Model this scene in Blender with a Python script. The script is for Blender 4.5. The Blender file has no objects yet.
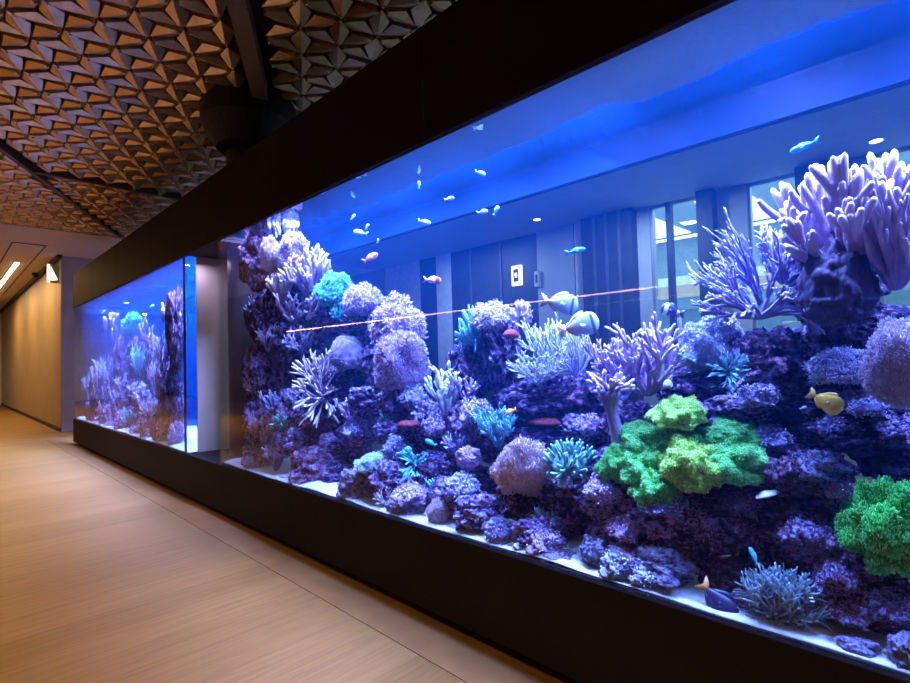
import bpy, bmesh, math, random
import numpy as np
from mathutils import Vector, Matrix, noise as mn
PI = math.pi
SC = bpy.context.scene
COL = SC.collection

# ------------------------------------------------------------------ camera solve
CX, CY = 455.0, 341.5
VX = np.array([-67.0, 374.5]); VY = np.array([985.0, 374.5 - .0279 * (985 + 67)])
_a = np.array([VX[0] - CX, CY - VX[1]]); _b = np.array([VY[0] - CX, CY - VY[1]])
F = math.sqrt(-float(_a @ _b))
_d1 = np.array([_a[0], _a[1], -F]); _d2 = np.array([_b[0], _b[1], -F])
EX = -_d1 / np.linalg.norm(_d1); EY = _d2 / np.linalg.norm(_d2); EZ = np.cross(EX, EY)
R = np.array([EX, EY, EZ])
D, H = 2.126, 1.55
EYE = np.array([0, -D, H])
RIGHT = R @ np.array([1, 0, 0.]); UPV = R @ np.array([0, 1., 0]); FWD = R @ np.array([0, 0, -1.])
def ray(x, y): return R @ np.array([x - CX, CY - y, -F])
def at(x, y, Y):
    d = ray(x, y); return EYE + d * (Y + D) / d[1]
def on_z(x, y, z):
    d = ray(x, y); return EYE + d * (z - H) / d[2]
def mpp(p): return float((np.array(p) - EYE) @ FWD) / F      # metres per pixel at p
cam = bpy.data.cameras.new('camera'); cam.sensor_width = 36; cam.lens = F / 910 * 36
cam.clip_start = .05; cam.clip_end = 200
co = bpy.data.objects.new('camera', cam); COL.objects.link(co)
M = Matrix([list(R[i]) + [EYE[i]] for i in range(3)] + [[0, 0, 0, 1]])
co.matrix_world = M
SC.camera = co
VYAW = math.atan2(RIGHT[1], RIGHT[0])

# ------------------------------------------------------------------ tagging
def tag(o, label=None, cat=None, group=None, kind=None):
    if label: o['label'] = label
    if cat: o['category'] = cat
    if group: o['group'] = group
    if kind: o['kind'] = kind
    return o
def link(name, me, mat=None, parent=None, loc=None):
    o = bpy.data.objects.new(name, me); COL.objects.link(o)
    if mat is not None and not me.materials: me.materials.append(mat)
    if parent: o.parent = parent
    if loc is not None: o.location = loc
    return o
def empty(name, loc=(0, 0, 0)):
    o = bpy.data.objects.new(name, None); COL.objects.link(o); o.location = loc
    o.empty_display_size = .05
    return o

# ------------------------------------------------------------------ materials
def nodes(name):
    m = bpy.data.materials.new(name); m.use_nodes = True
    nt = m.node_tree; nt.nodes.clear()
    out = nt.nodes.new('ShaderNodeOutputMaterial')
    return m, nt, out
def N(nt, t, **kw):
    n = nt.nodes.new(t)
    for k, v in kw.items():
        if k in n.inputs: n.inputs[k].default_value = v
        else: setattr(n, k, v)
    return n
def c4(c): return (c[0], c[1], c[2], 1)
def ramp(nt, stops, interp='LINEAR'):
    r = nt.nodes.new('ShaderNodeValToRGB'); e = r.color_ramp.elements
    r.color_ramp.interpolation = interp
    while len(e) < len(stops): e.new(.5)
    for i, (p, c) in enumerate(stops): e[i].position = p; e[i].color = c4(c)
    return r
def plain(name, col, rough=.5, metal=0., spec=.5, var=.12, scale=6.):
    """plain paint / plaster / metal with a faint procedural mottling"""
    m, nt, out = nodes(name); L = nt.links.new
    p = N(nt, 'ShaderNodeBsdfPrincipled', Roughness=rough, Metallic=metal)
    p.inputs['Specular IOR Level'].default_value = spec
    tc = N(nt, 'ShaderNodeTexCoord'); nz = N(nt, 'ShaderNodeTexNoise', Scale=scale, Detail=4.)
    L(tc.outputs['Object'], nz.inputs['Vector'])
    r = ramp(nt, [(.3, [x * (1 - var) for x in col]), (.7, [min(1, x * (1 + var)) for x in col])])
    L(nz.outputs['Fac'], r.inputs['Fac']); L(r.outputs['Color'], p.inputs['Base Color'])
    L(p.outputs[0], out.inputs[0]); return m
def emit(name, col, s):
    m, nt, out = nodes(name)
    e = N(nt, 'ShaderNodeEmission', Color=c4(col), Strength=s); nt.links.new(e.outputs[0], out.inputs[0]); return m
def clear(name, tint=(1, 1, 1), rough=0., f0=.035):
    """thin clear pane: transparent, mirrored by Schlick Fresnel"""
    m, nt, out = nodes(name); L = nt.links.new
    g = N(nt, 'ShaderNodeNewGeometry'); dot = N(nt, 'ShaderNodeVectorMath', operation='DOT_PRODUCT')
    L(g.outputs['Incoming'], dot.inputs[0]); L(g.outputs['Normal'], dot.inputs[1])
    ab = N(nt, 'ShaderNodeMath', operation='ABSOLUTE'); L(dot.outputs['Value'], ab.inputs[0])
    om = N(nt, 'ShaderNodeMath', operation='SUBTRACT'); om.inputs[0].default_value = 1; L(ab.outputs[0], om.inputs[1])
    pw = N(nt, 'ShaderNodeMath', operation='POWER'); L(om.outputs[0], pw.inputs[0]); pw.inputs[1].default_value = 5
    ma = N(nt, 'ShaderNodeMath', operation='MULTIPLY_ADD'); L(pw.outputs[0], ma.inputs[0])
    ma.inputs[1].default_value = 1 - f0; ma.inputs[2].default_value = f0
    t = N(nt, 'ShaderNodeBsdfTransparent', Color=c4(tint)); gl = N(nt, 'ShaderNodeBsdfGlossy', Roughness=rough)
    mx = N(nt, 'ShaderNodeMixShader'); L(ma.outputs[0], mx.inputs[0]); L(t.outputs[0], mx.inputs[1]); L(gl.outputs[0], mx.inputs[2])
    L(mx.outputs[0], out.inputs[0]); return m

# ------------------------------------------------------------------ mesh helpers
def mesh_np(name, V, faces, smooth=True, attr=None):
    """V (n,3); faces: list of int arrays (k,3)/(k,4); attr: per-vertex 'tip'"""
    V = np.asarray(V, dtype=np.float32)
    me = bpy.data.meshes.new(name)
    me.vertices.add(len(V)); me.vertices.foreach_set('co', V.ravel())
    faces = [np.asarray(f, dtype=np.int32) for f in faces if len(f)]
    tot = np.concatenate([np.full(len(f), f.shape[1], dtype=np.int32) for f in faces])
    idx = np.concatenate([f.ravel() for f in faces])
    me.loops.add(len(idx)); me.loops.foreach_set('vertex_index', idx)
    me.polygons.add(len(tot))
    st = np.zeros(len(tot), dtype=np.int32); st[1:] = np.cumsum(tot)[:-1]
    me.polygons.foreach_set('loop_start', st); me.polygons.foreach_set('loop_total', tot)
    me.polygons.foreach_set('use_smooth', np.full(len(tot), smooth))
    if attr is not None:
        a = me.attributes.new('tip', 'FLOAT', 'POINT'); a.data.foreach_set('value', np.asarray(attr, dtype=np.float32))
    me.update(calc_edges=True); me.validate()
    return me
class MB:
    def __init__(s): s.V = []; s.Q = []; s.T = []; s.n = 0; s.A = []
    def add(s, V, quads=None, tris=None, tip=0.):
        V = np.asarray(V, float)
        if quads is not None and len(quads): s.Q.append(np.asarray(quads) + s.n)
        if tris is not None and len(tris): s.T.append(np.asarray(tris) + s.n)
        s.V.append(V); s.A.append(np.broadcast_to(np.asarray(tip, float), (len(V),))); s.n += len(V); return s
    def box(s, a, b):
        (x0, y0, z0), (x1, y1, z1) = a, b
        V = [(x, y, z) for x in (x0, x1) for y in (y0, y1) for z in (z0, z1)]
        return s.add(V, [(0, 1, 3, 2), (4, 6, 7, 5), (0, 4, 5, 1), (2, 3, 7, 6), (0, 2, 6, 4), (1, 5, 7, 3)])
    def get(s): return np.concatenate(s.V), s.Q + s.T, np.concatenate(s.A)
    def mesh(s, name, smooth=False):
        V, f, a = s.get(); return mesh_np(name, V, f, smooth, a)
    def build(s, name, mat, parent=None, smooth=False, bevel=0):
        o = link(name, s.mesh(name, smooth), mat, parent)
        if bevel:
            b = o.modifiers.new('bevel', 'BEVEL'); b.width = bevel; b.segments = 2; b.limit_method = 'ANGLE'
        return o
def box(name, a, b, mat, parent=None, bevel=0, kind=None):
    o = MB().box(a, b).build(name, mat, parent, bevel=bevel)
    if kind: o['kind'] = kind
    return o
def cyl_mb(mb, c, r0, r1, z0, z1, n=40):
    a = np.linspace(0, 2 * PI, n, endpoint=False)
    P = lambda r, z: np.stack([c[0] + r * np.cos(a), c[1] + r * np.sin(a), np.full(n, z)], 1)
    V = np.concatenate([P(r0, z0), P(r1, z1), [[c[0], c[1], z0], [c[0], c[1], z1]]])
    i = np.arange(n); j = (i + 1) % n
    mb.add(V, np.stack([i, j, j + n, i + n], 1), np.concatenate([np.stack([j, i, np.full(n, 2 * n)], 1), np.stack([i + n, j + n, np.full(n, 2 * n + 1)], 1)]))
    return mb

# ------------------------------------------------------------------ materials of the room
def wood_mat():
    m, nt, out = nodes('oak_planks'); L = nt.links.new
    p = N(nt, 'ShaderNodeBsdfPrincipled', Roughness=.46); p.inputs['Specular IOR Level'].default_value = .28
    tc = N(nt, 'ShaderNodeTexCoord')
    mp = N(nt, 'ShaderNodeMapping'); mp.inputs['Rotation'].default_value = (0, 0, PI / 2); L(tc.outputs['Object'], mp.inputs['Vector'])
    br = N(nt, 'ShaderNodeTexBrick', offset=.37, Scale=1.)
    br.inputs['Brick Width'].default_value = 7.3; br.inputs['Row Height'].default_value = .31
    br.inputs['Mortar Size'].default_value = .0022; br.inputs['Mortar Smooth'].default_value = .2
    br.inputs['Color1'].default_value = (.235, .125, .034, 1); br.inputs['Color2'].default_value = (.29, .16, .048, 1); br.inputs['Mortar'].default_value = (.20, .10, .035, 1)
    L(mp.outputs[0], br.inputs['Vector'])
    m2 = N(nt, 'ShaderNodeMapping'); m2.inputs['Scale'].default_value = (22, 1.3, 1); L(tc.outputs['Object'], m2.inputs['Vector'])
    nz = N(nt, 'ShaderNodeTexNoise', Scale=1.6, Detail=6., Roughness=.6, Distortion=.6); L(m2.outputs[0], nz.inputs['Vector'])
    r = ramp(nt, [(.3, (.80, .75, .70)), (.62, (1.08, 1.06, 1.04))]); L(nz.outputs['Fac'], r.inputs['Fac'])
    mx = N(nt, 'ShaderNodeMix', data_type='RGBA', blend_type='MULTIPLY'); mx.inputs[0].default_value = 1
    L(br.outputs['Color'], mx.inputs[6]); L(r.outputs['Color'], mx.inputs[7]); L(mx.outputs[2], p.inputs['Base Color'])
    bp = N(nt, 'ShaderNodeBump', Strength=.08, Distance=.01); L(nz.outputs['Fac'], bp.inputs['Height']); L(bp.outputs[0], p.inputs['Normal'])
    L(p.outputs[0], out.inputs[0]); return m
OAK = wood_mat()
BLACK = plain('black_satin', (.026, .019, .018), .6, 0, .04, .1, 2)
BRONZE = plain('bronze', (.74, .54, .30), .42, 1., .5, .15, 9)
BRONZED = plain('bronze_dark', (.03, .022, .016), .6, .3, .4)
PLASTER = plain('plaster', (.62, .54, .45), .8, 0, .3, .05, 2)
WALLW = plain('warm_wall', (.42, .30, .17), .55, 0, .4, .08, 1.5)
STONE = plain('beige_stone', (.45, .38, .33), .6, 0, .4, .08, 3)
DARKCOL = plain('dark_column', (.035, .04, .055), .5, 0, .4, .2, 3)
GREYP = plain('grey_panel', (.40, .43, .46), .45, 0, .4, .08, 2)
PALEG = plain('pale_grey_panel', (.62, .64, .66), .5)
ALU = plain('aluminium', (.5, .52, .55), .35, .8, .5, .05)
DARK = plain('dark_wall', (.05, .042, .038), .7, 0, .3)
FLOORB = plain('grey_carpet', (.10, .09, .085), .9, 0, .2, .2, 8)
GLASS = clear('tank_glass', (.97, .985, 1.0), f0=.02)
REARG = clear('rear_glass', (.97, .985, 1.0), f0=.004)
WINGL = clear('window_glass', (.90, .97, .96))

# ------------------------------------------------------------------ shell
ZC = 4.5
def S(o): o['kind'] = 'structure'; return o
S(box('floor', (-33, -7, -.1), (4, .92, 0), OAK))
S(box('floor_back', (-33, .92, -.1), (4, 8.2, 0), FLOORB))
S(box('trim_1', (-15.0, -.30, -.02), (1.4, .92, .004), plain('oak_border', (.26, .125, .036), .6, 0, .2, .12, 5)))
S(box('ceiling', (-33, -7, ZC + .12), (4, 8.4, ZC + .3), PLASTER))
S(box('ceiling_plain', (-33, -7, ZC), (-13.62, 8.2, ZC + .12), PLASTER))
S(box('ceiling_back', (-13.62, 1.25, ZC), (4, 8.2, ZC + .12), plain('grey_ceiling', (.30, .31, .34), .7, 0, .3, .05)))
S(box('wall_right', (4, -7, 0), (4.2, 8.4, ZC + .3), DARK))
S(box('wall_end', (-33.2, -7, 0), (-33, 8.4, ZC + .3), PALEG))
S(box('wall_opposite', (-33, -7.2, 0), (4, -7, ZC + .3), DARK))
S(box('wall_left', (-33, .19, 0), (-16.62, 3.2, ZC), WALLW))
S(box('wall_pier', (-16.62, .20, 0), (-16.58, 3.2, ZC), STONE))
S(box('baseboard_left', (-33, .172, 0), (-16.62, .19, .10), BRONZED))

# ---- patterned bronze ceiling: rhombus petals on a triangular lattice
def ceiling_pattern():
    a = np.array([-.348, .196]); b = np.array([.346, .185]); c = -(a + b)
    o = np.array(on_z(301.5, 54.7, ZC))[:2]
    mb = MB(); tips = MB()
    bm = bmesh.new(); bmesh.ops.create_icosphere(bm, subdivisions=1, radius=1)
    ICO1 = (np.array([v.co[:] for v in bm.verts]), np.array([[v.index for v in f.verts] for f in bm.faces])); bm.free()
    seams = [(np.array([-4.12, -.39]), np.array([-5.54, .46])), (np.array([-9.45, -1.27]), np.array([-13.48, .82])), (np.array([-9.72, -1.13]), np.array([-9.76, .93]))]
    def near(p):
        for k, (s, e) in enumerate(seams):
            u = (e - s) / np.linalg.norm(e - s); q = p - s
            if abs(q[0] * u[1] - q[1] * u[0]) < (.16, .085, .085)[k] and (k < 2 or q @ u > 0): return True
        return False
    for i in range(-60, 60):
        for j in range(-60, 60):
            A = o + i * a + j * b
            if not (-14.2 < A[0] < 2 and -4.6 < A[1] < 1.5): continue
            for e in (a, b, c):
                B = A + e; mid = (A + B) / 2
                if not (-13.5 < mid[0] < 1.5 and -4.5 < mid[1] < 1.2) or near(mid): continue
                L = np.linalg.norm(e); u = e / L; v = np.array([-u[1], u[0]])
                pt = lambda s, w, z: (A[0] + u[0] * s * L + v[0] * w * L, A[1] + u[1] * s * L + v[1] * w * L, ZC + .10 + z)
                # tail, shoulders, twin tip faces
                top = [pt(.07, 0, -.085), pt(.50, .225, -.072), pt(.86, .06, -.112), pt(.86, -.06, -.112), pt(.50, -.225, -.072), pt(.70, 0, -.112)]
                bot = [pt(.05, 0, .01), pt(.50, .245, .01), pt(.92, .06, .01), pt(.92, -.06, .01), pt(.50, -.245, .01)]
                mb.add(top + bot, [(0, 6, 7, 1), (1, 7, 8, 2), (2, 8, 9, 3), (3, 9, 10, 4), (4, 10, 6, 0)], [(0, 1, 5), (1, 2, 5), (2, 3, 5), (3, 4, 5), (4, 0, 5)])
                iv, it = ICO1; tips.add(iv * .013 + np.array(pt(.86, 0, -.118)), tris=it)
    S(mb.build('ceiling_petals', BRONZE)); S(tips.build('ceiling_glint_beads', plain('glint_bead', (.95, .78, .5), .16, 1.), smooth=True))  # beads added at the petal tips to imitate bright glints
    S(box('ceiling_backing', (-13.62, -7, ZC + .105), (4, 1.25, ZC + .12), BRONZED))
    for k, (s, e) in enumerate(seams):
        u = (e - s) / np.linalg.norm(e - s); v = np.array([-u[1], u[0]]); w = (.075, .03, .03)[k]
        z0 = (ZC - .10, ZC - .03, ZC - .03)[k]
        if k == 0: s = s - u * 4
        elif k == 1: s = s - u * 3
        P = [s + v * w, s - v * w, e - v * w, e + v * w]
        mb = MB().add([(p[0], p[1], z) for z in (z0, ZC + .1) for p in P], [(0, 1, 2, 3), (4, 7, 6, 5), (0, 4, 5, 1), (1, 5, 6, 2), (2, 6, 7, 3), (3, 7, 4, 0)])
        S(mb.build('trim_%d' % (k + 2), plain('seam', (.20, .15, .11) if k == 0 else (.10, .075, .055), .5, .3)))
ceiling_pattern()

# ---- pillar between the tanks and its dark collar
mb = MB(); cyl_mb(mb, (-5.99, .55), .30, .30, 0, ZC + .1)
S(mb.build('pillar', plain('pillar_bronze', (.05, .036, .03), .4, .3), smooth=False))
mb = MB(); cyl_mb(mb, (-5.85, .45), .36, .52, 4.02, 4.30); cyl_mb(mb, (-5.85, .45), .52, .52, 4.30, ZC + .1)
S(mb.build('trim_5', plain('collar_black', (.008, .008, .008), .6)))

# ---- back wall with tall windows
YB = 8.0
def xb(px): return float(at(px, 230, YB)[0])
WINS = [(650, 702), (748, 801), (876, 985), (536, 538)]
edges = []
def panel(name, p0, p1, mat, y0=YB, y1=YB + .2, z0=0, z1=ZC):
    a, b = xb(p0), xb(p1); return S(box(name, (a, y0, z0), (b, y1, z1), mat))
S(box('wall_back_far', (-33, YB, 0), (xb(384), YB + .2, ZC), GREYP))
panel('wall_back_panel', 419, 435, DARKCOL); panel('wall_back_panel', 450, 536, DARKCOL)
panel('wall_back_panel', 536, 573, GREYP); panel('wall_back_panel', 574, 587, PALEG); panel('wall_back_panel', 384, 419, PALEG); panel('wall_back_panel', 435, 450, PALEG); panel('wall_back_panel', 573, 574, DARKCOL); panel('wall_back_panel', 587, 637, DARKCOL, YB - .25); panel('wall_back_panel', 637, 650, GREYP)
panel('wall_back_panel', 702, 718, DARKCOL, YB - .25); panel('wall_back_panel', 718, 748, GREYP); panel('wall_back_panel', 801, 855, DARKCOL, YB - .25)
panel('wall_back_panel', 855, 876, GREYP)
S(box('wall_back_near', (xb(985), YB, 0), (4, YB + .2, ZC), DARKCOL))
TRIMC = plain('trim_dark', (.07, .08, .10), .5)
for k, x in enumerate((600, 612, 625, 815, 830, 843, 470, 500)):
    S(box('trim_%d' % (10 + k), (xb(x) - .03, YB - .28 if x not in (470, 500) else YB - .03, 0), (xb(x) + .03, YB - .25 if x not in (470, 500) else YB, ZC), TRIMC))
wn = 0
for (p0, p1, mull) in ((650, 702, (668,)), (748, 801, ()), (876, 985, (930,))):
    wn += 1; a, b = xb(p0), xb(p1)
    w = empty('window_%d' % wn, ((a + b) / 2, YB + .1, 0)); S(w)
    def rel(mb, x0, x1, y0, y1, z0, z1): mb.box((x0 - (a + b) / 2, y0 - YB - .1, z0), (x1 - (a + b) / 2, y1 - YB - .1, z1))
    mb = MB()
    rel(mb, a, a + .05, YB + .03, YB + .15, 0, ZC); rel(mb, b - .05, b, YB + .03, YB + .15, 0, ZC); rel(mb, a, b, YB + .03, YB + .15, ZC - .06, ZC); rel(mb, a, b, YB + .03, YB + .15, 0, .1)
    mb.build('window_frame', ALU, w)
    for q in mull:
        mb = MB(); rel(mb, xb(q) - .05, xb(q) + .05, YB + .02, YB + .16, 0, ZC); mb.build('mullion', DARKCOL, w)
    mb = MB(); rel(mb, a + .05, b - .05, YB + .085, YB + .095, .1, ZC - .06); mb.build('pane', WINGL, w)

# ---- office building across the street
YO = 15.0
b0 = empty('office_building', (-6, YO, -3)); tag(b0, 'pale office building with lit floors seen through the far windows', 'building')
def ob(name, a, b, mat): return MB().box((a[0] + 6, a[1] - YO, a[2] + 3), (b[0] + 6, b[1] - YO, b[2] + 3)).build(name, mat, b0)
CREAM = plain('cream_facade', (.75, .68, .58), .7); TAN = plain('tan_facade', (.55, .35, .22), .7); TEAL = plain('teal_spandrel', (.16, .24, .27), .4)
ob('upper_wall', (-34, YO, 6.55), (14, YO + .5, 7.5), CREAM)
ob('cream_band', (-34, YO, 3.75), (14, YO + .5, 4.05), CREAM)
ob('tan_band', (-34, YO - .02, 3.35), (14, YO + .5, 3.75), TAN)
ob('teal_band', (-34, YO + .05, 3.0), (14, YO + .5, 3.35), TEAL)
ob('lower_wall', (-34, YO, -3), (14, YO + .5, 1.9), TEAL)
ob('back_wall', (-34, YO + 5.9, -3), (14, YO + 6.1, 7.5), plain('office_wall', (.36, .46, .50), .8))
ob('floor_slab', (-34, YO + .5, 3.4), (14, YO + 6, 3.7), TEAL)
ob('office_ceiling', (-34, YO + .5, 6.6), (14, YO + 6, 6.8), plain('office_ceiling', (.45, .55, .58), .8))
LITC = emit('lit_office_panel', (.85, 1.0, .97), 3.2)
for k in range(14):
    x = -33 + k * 3.3
    ob('ceiling_panel', (x, YO + .8, 6.56), (x + 1.5, YO + 5.2, 6.59), LITC)
LITW = emit('lit_office_strip', (.8, 1.0, .95), 5.)
ob('light_strip', (-34, YO + 3.0, 5.92), (14, YO + 3.1, 6.0), LITW)
# ------------------------------------------------------------------ aquarium
ZB, ZW, ZF = .536, 2.88, 3.56          # base top, hood bottom, hood top
W = .90
XL0, XL1, XR0, XR1 = -13.62, -6.65, -5.66, 1.25
aq = empty('aquarium', (0, 0, 0)); tag(aq, 'long black framed aquarium of two tanks running along the corridor', 'aquarium')
box('plinth', (XL0 + .12, .10, .004), (XR1, W, .06), BRONZED, aq)
box('base', (XL0, -.02, .06), (XR1, W + .03, ZB), BLACK, aq, .004)
x = XL0; k = 0
hood = []
while x < XR1 - .01:
    x2 = min(x + 1.86 + (.02 if k else .02), XR1)
    hood.append((x, x2)); x = x2; k += 1
for (x, x2) in hood: box('hood_panel', (x + .0025, -.02, ZW), (x2 - .0025, .03, ZF), BLACK, aq, .003)
BLUEP = plain('blue_panel', (.005, .032, .13), .35, 0, .4, .1, 2)
box('hood_back', (XL0, W - .03, 2.71), (XR1, W, ZF), BLUEP, aq)
box('hood_back_cladding', (XL0, W, 2.71), (XR1, W + .03, ZF), BLACK, aq)
box('hood_end', (XL0, .03, ZW), (XL0 + .03, W - .03, ZF), BLACK, aq)
box('hood_lid', (XL0, -.02, ZF), (XR1, W + .03, ZF + .03), BLACK, aq)
box('hood_divider', (XL1, .03, ZW), (XR0, W - .03, ZW + .03), BLACK, aq)
for a, b in ((XL0, XL1), (XR0, XR1)):
    box('glass_pane', (a, .0, ZB), (b, .025, ZW), GLASS, aq)
    box('rear_pane', (a, W - .025, ZB), (b, W, 2.71), REARG, aq)
    box('end_pane', (a, .025, ZB), (a + .025, W - .025, ZW), GLASS, aq)
box('end_pane', (XL1 - .025, .025, ZB), (XL1, .12, ZW), GLASS, aq)
box('end_panel', (XL1 - .03, .12, ZB), (XL1, W - .025, ZW), plain('beige_panel', (.60, .52, .50), .4, 0, .4, .06, 2), aq)
box('end_post', (XL1 - .10, .0, ZB), (XL1 - .085, .024, ZW), BLACK, aq)

# water: a clear blue body with light scattering in it, and its rippled surface
def water_mat():
    m, nt, out = nodes('sea_water'); L = nt.links.new
    s = N(nt, 'ShaderNodeVolumeScatter', Color=(.012, .20, .72, 1), Density=.065, Anisotropy=.25)
    a = N(nt, 'ShaderNodeVolumeAbsorption', Color=(.22, .62, 1.0, 1), Density=.45)
    ad = N(nt, 'ShaderNodeAddShader'); L(s.outputs[0], ad.inputs[0]); L(a.outputs[0], ad.inputs[1]); L(ad.outputs[0], out.inputs['Volume'])
    return m
def surf_mat():
    m, nt, out = nodes('water_surface'); L = nt.links.new
    tc = N(nt, 'ShaderNodeTexCoord'); nz = N(nt, 'ShaderNodeTexNoise', Scale=7., Detail=3.); L(tc.outputs['Object'], nz.inputs['Vector'])
    bp = N(nt, 'ShaderNodeBump', Strength=.10, Distance=.03); L(nz.outputs['Fac'], bp.inputs['Height'])
    gl = N(nt, 'ShaderNodeBsdfGlossy', Roughness=.03); L(bp.outputs[0], gl.inputs['Normal'])
    tr = N(nt, 'ShaderNodeBsdfTransparent'); fr = N(nt, 'ShaderNodeFresnel', IOR=1.33)
    mx = N(nt, 'ShaderNodeMixShader'); L(fr.outputs[0], mx.inputs[0]); L(tr.outputs[0], mx.inputs[1]); L(gl.outputs[0], mx.inputs[2])
    L(mx.outputs[0], out.inputs[0]); return m
WATER, SURF = water_mat(), surf_mat()
ZWAT = 2.905
for a, b, nm in ((XL0 + .03, XL1 - .03, 'left'), (XR0 + .03, XR1 - .01, 'right')):
    w = box('water', (a, .03, ZB + .005), (b, W - .03, ZWAT - .002), WATER)
    tag(w, 'blue salt water filling the %s tank' % ('far narrow looking left' if nm == 'left' else 'near long right'), 'water', kind='stuff')
    nx, ny = int((b - a) / .02), 44
    X, Y = np.meshgrid(np.linspace(a, b, nx), np.linspace(.031, W - .031, ny), indexing='ij')
    rng = np.random.RandomState(3); Z = np.zeros_like(X)
    for q in range(14):
        th = rng.uniform(0, 2 * PI); kk = rng.uniform(5, 26); Z += .010 / kk * np.sin(kk * (X * math.cos(th) + Y * math.sin(th)) + rng.uniform(0, 6))
    V = np.stack([X, Y, ZWAT + Z], -1).reshape(-1, 3); i = np.arange(nx * ny).reshape(nx, ny)
    Q = np.stack([i[:-1, :-1], i[1:, :-1], i[1:, 1:], i[:-1, 1:]], -1).reshape(-1, 4)
    o = link('water_surface', mesh_np('water_surface', V, [Q]), SURF)
    tag(o, 'rippled surface of the water in the %s tank' % nm, 'water surface', kind='stuff')

def sand_mat():
    m, nt, out = nodes('white_sand'); L = nt.links.new
    p = N(nt, 'ShaderNodeBsdfPrincipled', Roughness=.9); p.inputs['Specular IOR Level'].default_value = .2
    tc = N(nt, 'ShaderNodeTexCoord'); nz = N(nt, 'ShaderNodeTexNoise', Scale=60., Detail=5.); L(tc.outputs['Object'], nz.inputs['Vector'])
    r = ramp(nt, [(.3, (.40, .42, .44)), (.6, (.56, .56, .56))]); L(nz.outputs['Fac'], r.inputs['Fac']); L(r.outputs[0], p.inputs['Base Color'])
    bp = N(nt, 'ShaderNodeBump', Strength=.4, Distance=.01); L(nz.outputs['Fac'], bp.inputs['Height']); L(bp.outputs[0], p.inputs['Normal'])
    L(p.outputs[0], out.inputs[0]); return m
SAND = sand_mat()
ZS = .555
for a, b, nm in ((XL0 + .03, XL1 - .035, 'far left'), (XR0 + .03, XR1 - .01, 'near right')):
    nx, ny = int((b - a) / .03), 30
    X, Y = np.meshgrid(np.linspace(a, b, nx), np.linspace(.032, W - .032, ny), indexing='ij')
    Z = ZS + .045 * Y + .012 * np.sin(X * 3.1 + Y * 4) + .006 * np.sin(X * 11 + Y * 7) - .03 * np.exp(-Y * 14)
    Vt = np.stack([X, Y, Z], -1).reshape(-1, 3); Vb = Vt.copy(); Vb[:, 2] = ZB + .008
    i = np.arange(nx * ny).reshape(nx, ny)
    q = lambda A: np.stack([A[:-1, :-1], A[1:, :-1], A[1:, 1:], A[:-1, 1:]], -1).reshape(-1, 4)
    rim = np.concatenate([i[:, 0], i[-1, 1:], i[::-1, -1][1:], i[0, ::-1][1:-1]]); r2 = np.roll(rim, -1)
    Q = [q(i), q(i + nx * ny)[:, ::-1], np.stack([rim, rim + nx * ny, r2 + nx * ny, r2], 1)]
    o = link('sand', mesh_np('sand', np.concatenate([Vt, Vb]), Q), SAND)
    tag(o, 'white sand bed on the floor of the %s tank' % nm, 'sand', kind='stuff')

# ------------------------------------------------------------------ lights
def area(name, loc, size, power, col, rot=(0, 0, 0), sy=None, spread=None):
    l = bpy.data.lights.new(name, 'AREA'); l.energy = power; l.color = col; l.size = size
    if sy: l.shape = 'RECTANGLE'; l.size_y = sy
    if spread: l.spread = spread
    o = bpy.data.objects.new(name, l); COL.objects.link(o); o.location = loc; o.rotation_euler = rot; return o
TANKP = 160
for x in np.arange(-5.2, 1.3, .9): area('reef_lamp', (float(x)  , .24, 3.42), .55, TANKP, (.37, .44, 1.0), sy=.3, spread=2.0)
for x in np.arange(-13.0, -6.8, 1.2): area('reef_lamp', (float(x)  , .24, 3.42), .55, TANKP * 2.1, (.37, .44, 1.0), sy=.3, spread=2.0)
WARM = (1.0, .68, .33)
for x, p in ((.5, 19), (-2, 19), (-4.5, 20), (-7, 22), (-9.5, 25)): area('corridor_downlight', (x, -2.2, 4.38), .12, p, WARM, spread=1.25)
for x, p in ((-13.5, 60), (-16, 60)): area('corridor_downlight', (x, -3.2, 4.38), .12, p, WARM, spread=1.25)
for x in (-30, -27): area('end_wall_fill', (x, -5.5, 4.3), .12, 30, (1, .82, .78))  # added unseen fill, brightens the end wall mirrored in the far tank
area('gap_fill_light', (-6.45, .08, 2.80), 0.08, 3.2, (.75, .62, 1.0))  # added lilac fill to brighten the beige end panel
for x in (-18.5, -22, -26): area('cove_lamp', (x, -1.2, 4.4), 1.6, 110, (1.0, .62, .24), sy=.4)
for x in (-9, -4.5, -1): area('office_downlight', (x, 6.4, 4.45), 0.3, 120, (.62, .78, 1.0))
w = bpy.data.worlds.new('sky'); SC.world = w; w.use_nodes = True
bg = w.node_tree.nodes['Background']; bg.inputs[0].default_value = (.62, .85, .95, 1); bg.inputs[1].default_value = 3.0

# visible ceiling / wall fittings
def disc(name, p, r, mat, label, cat, group=None):
    root = empty(name, tuple(p)); tag(root, label, cat, group)
    mb = MB(); cyl_mb(mb, (0, 0), r * 1.35, r * 1.35, -.015, 0); mb.build('trim_ring', ALU, root)
    mb = MB(); cyl_mb(mb, (0, 0), r, r, -.02, -.004); mb.build('lamp_lens', mat, root)
LENS = emit('lamp_lens', (1, .9, .78), 9)
disc('downlight', on_z(876, 140, ZC), .075, LENS, 'round recessed downlight in the far ceiling, rightmost one, above the tall lilac leather coral', 'downlight')
disc('downlight', on_z(537, 219, ZC), .07, LENS, 'round recessed downlight in the far ceiling above the square lit sign', 'downlight')
disc('downlight', on_z(797, 112, ZC), .05, LENS, 'small recessed downlight in the far ceiling just above the long cyan fish', 'downlight')
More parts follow.
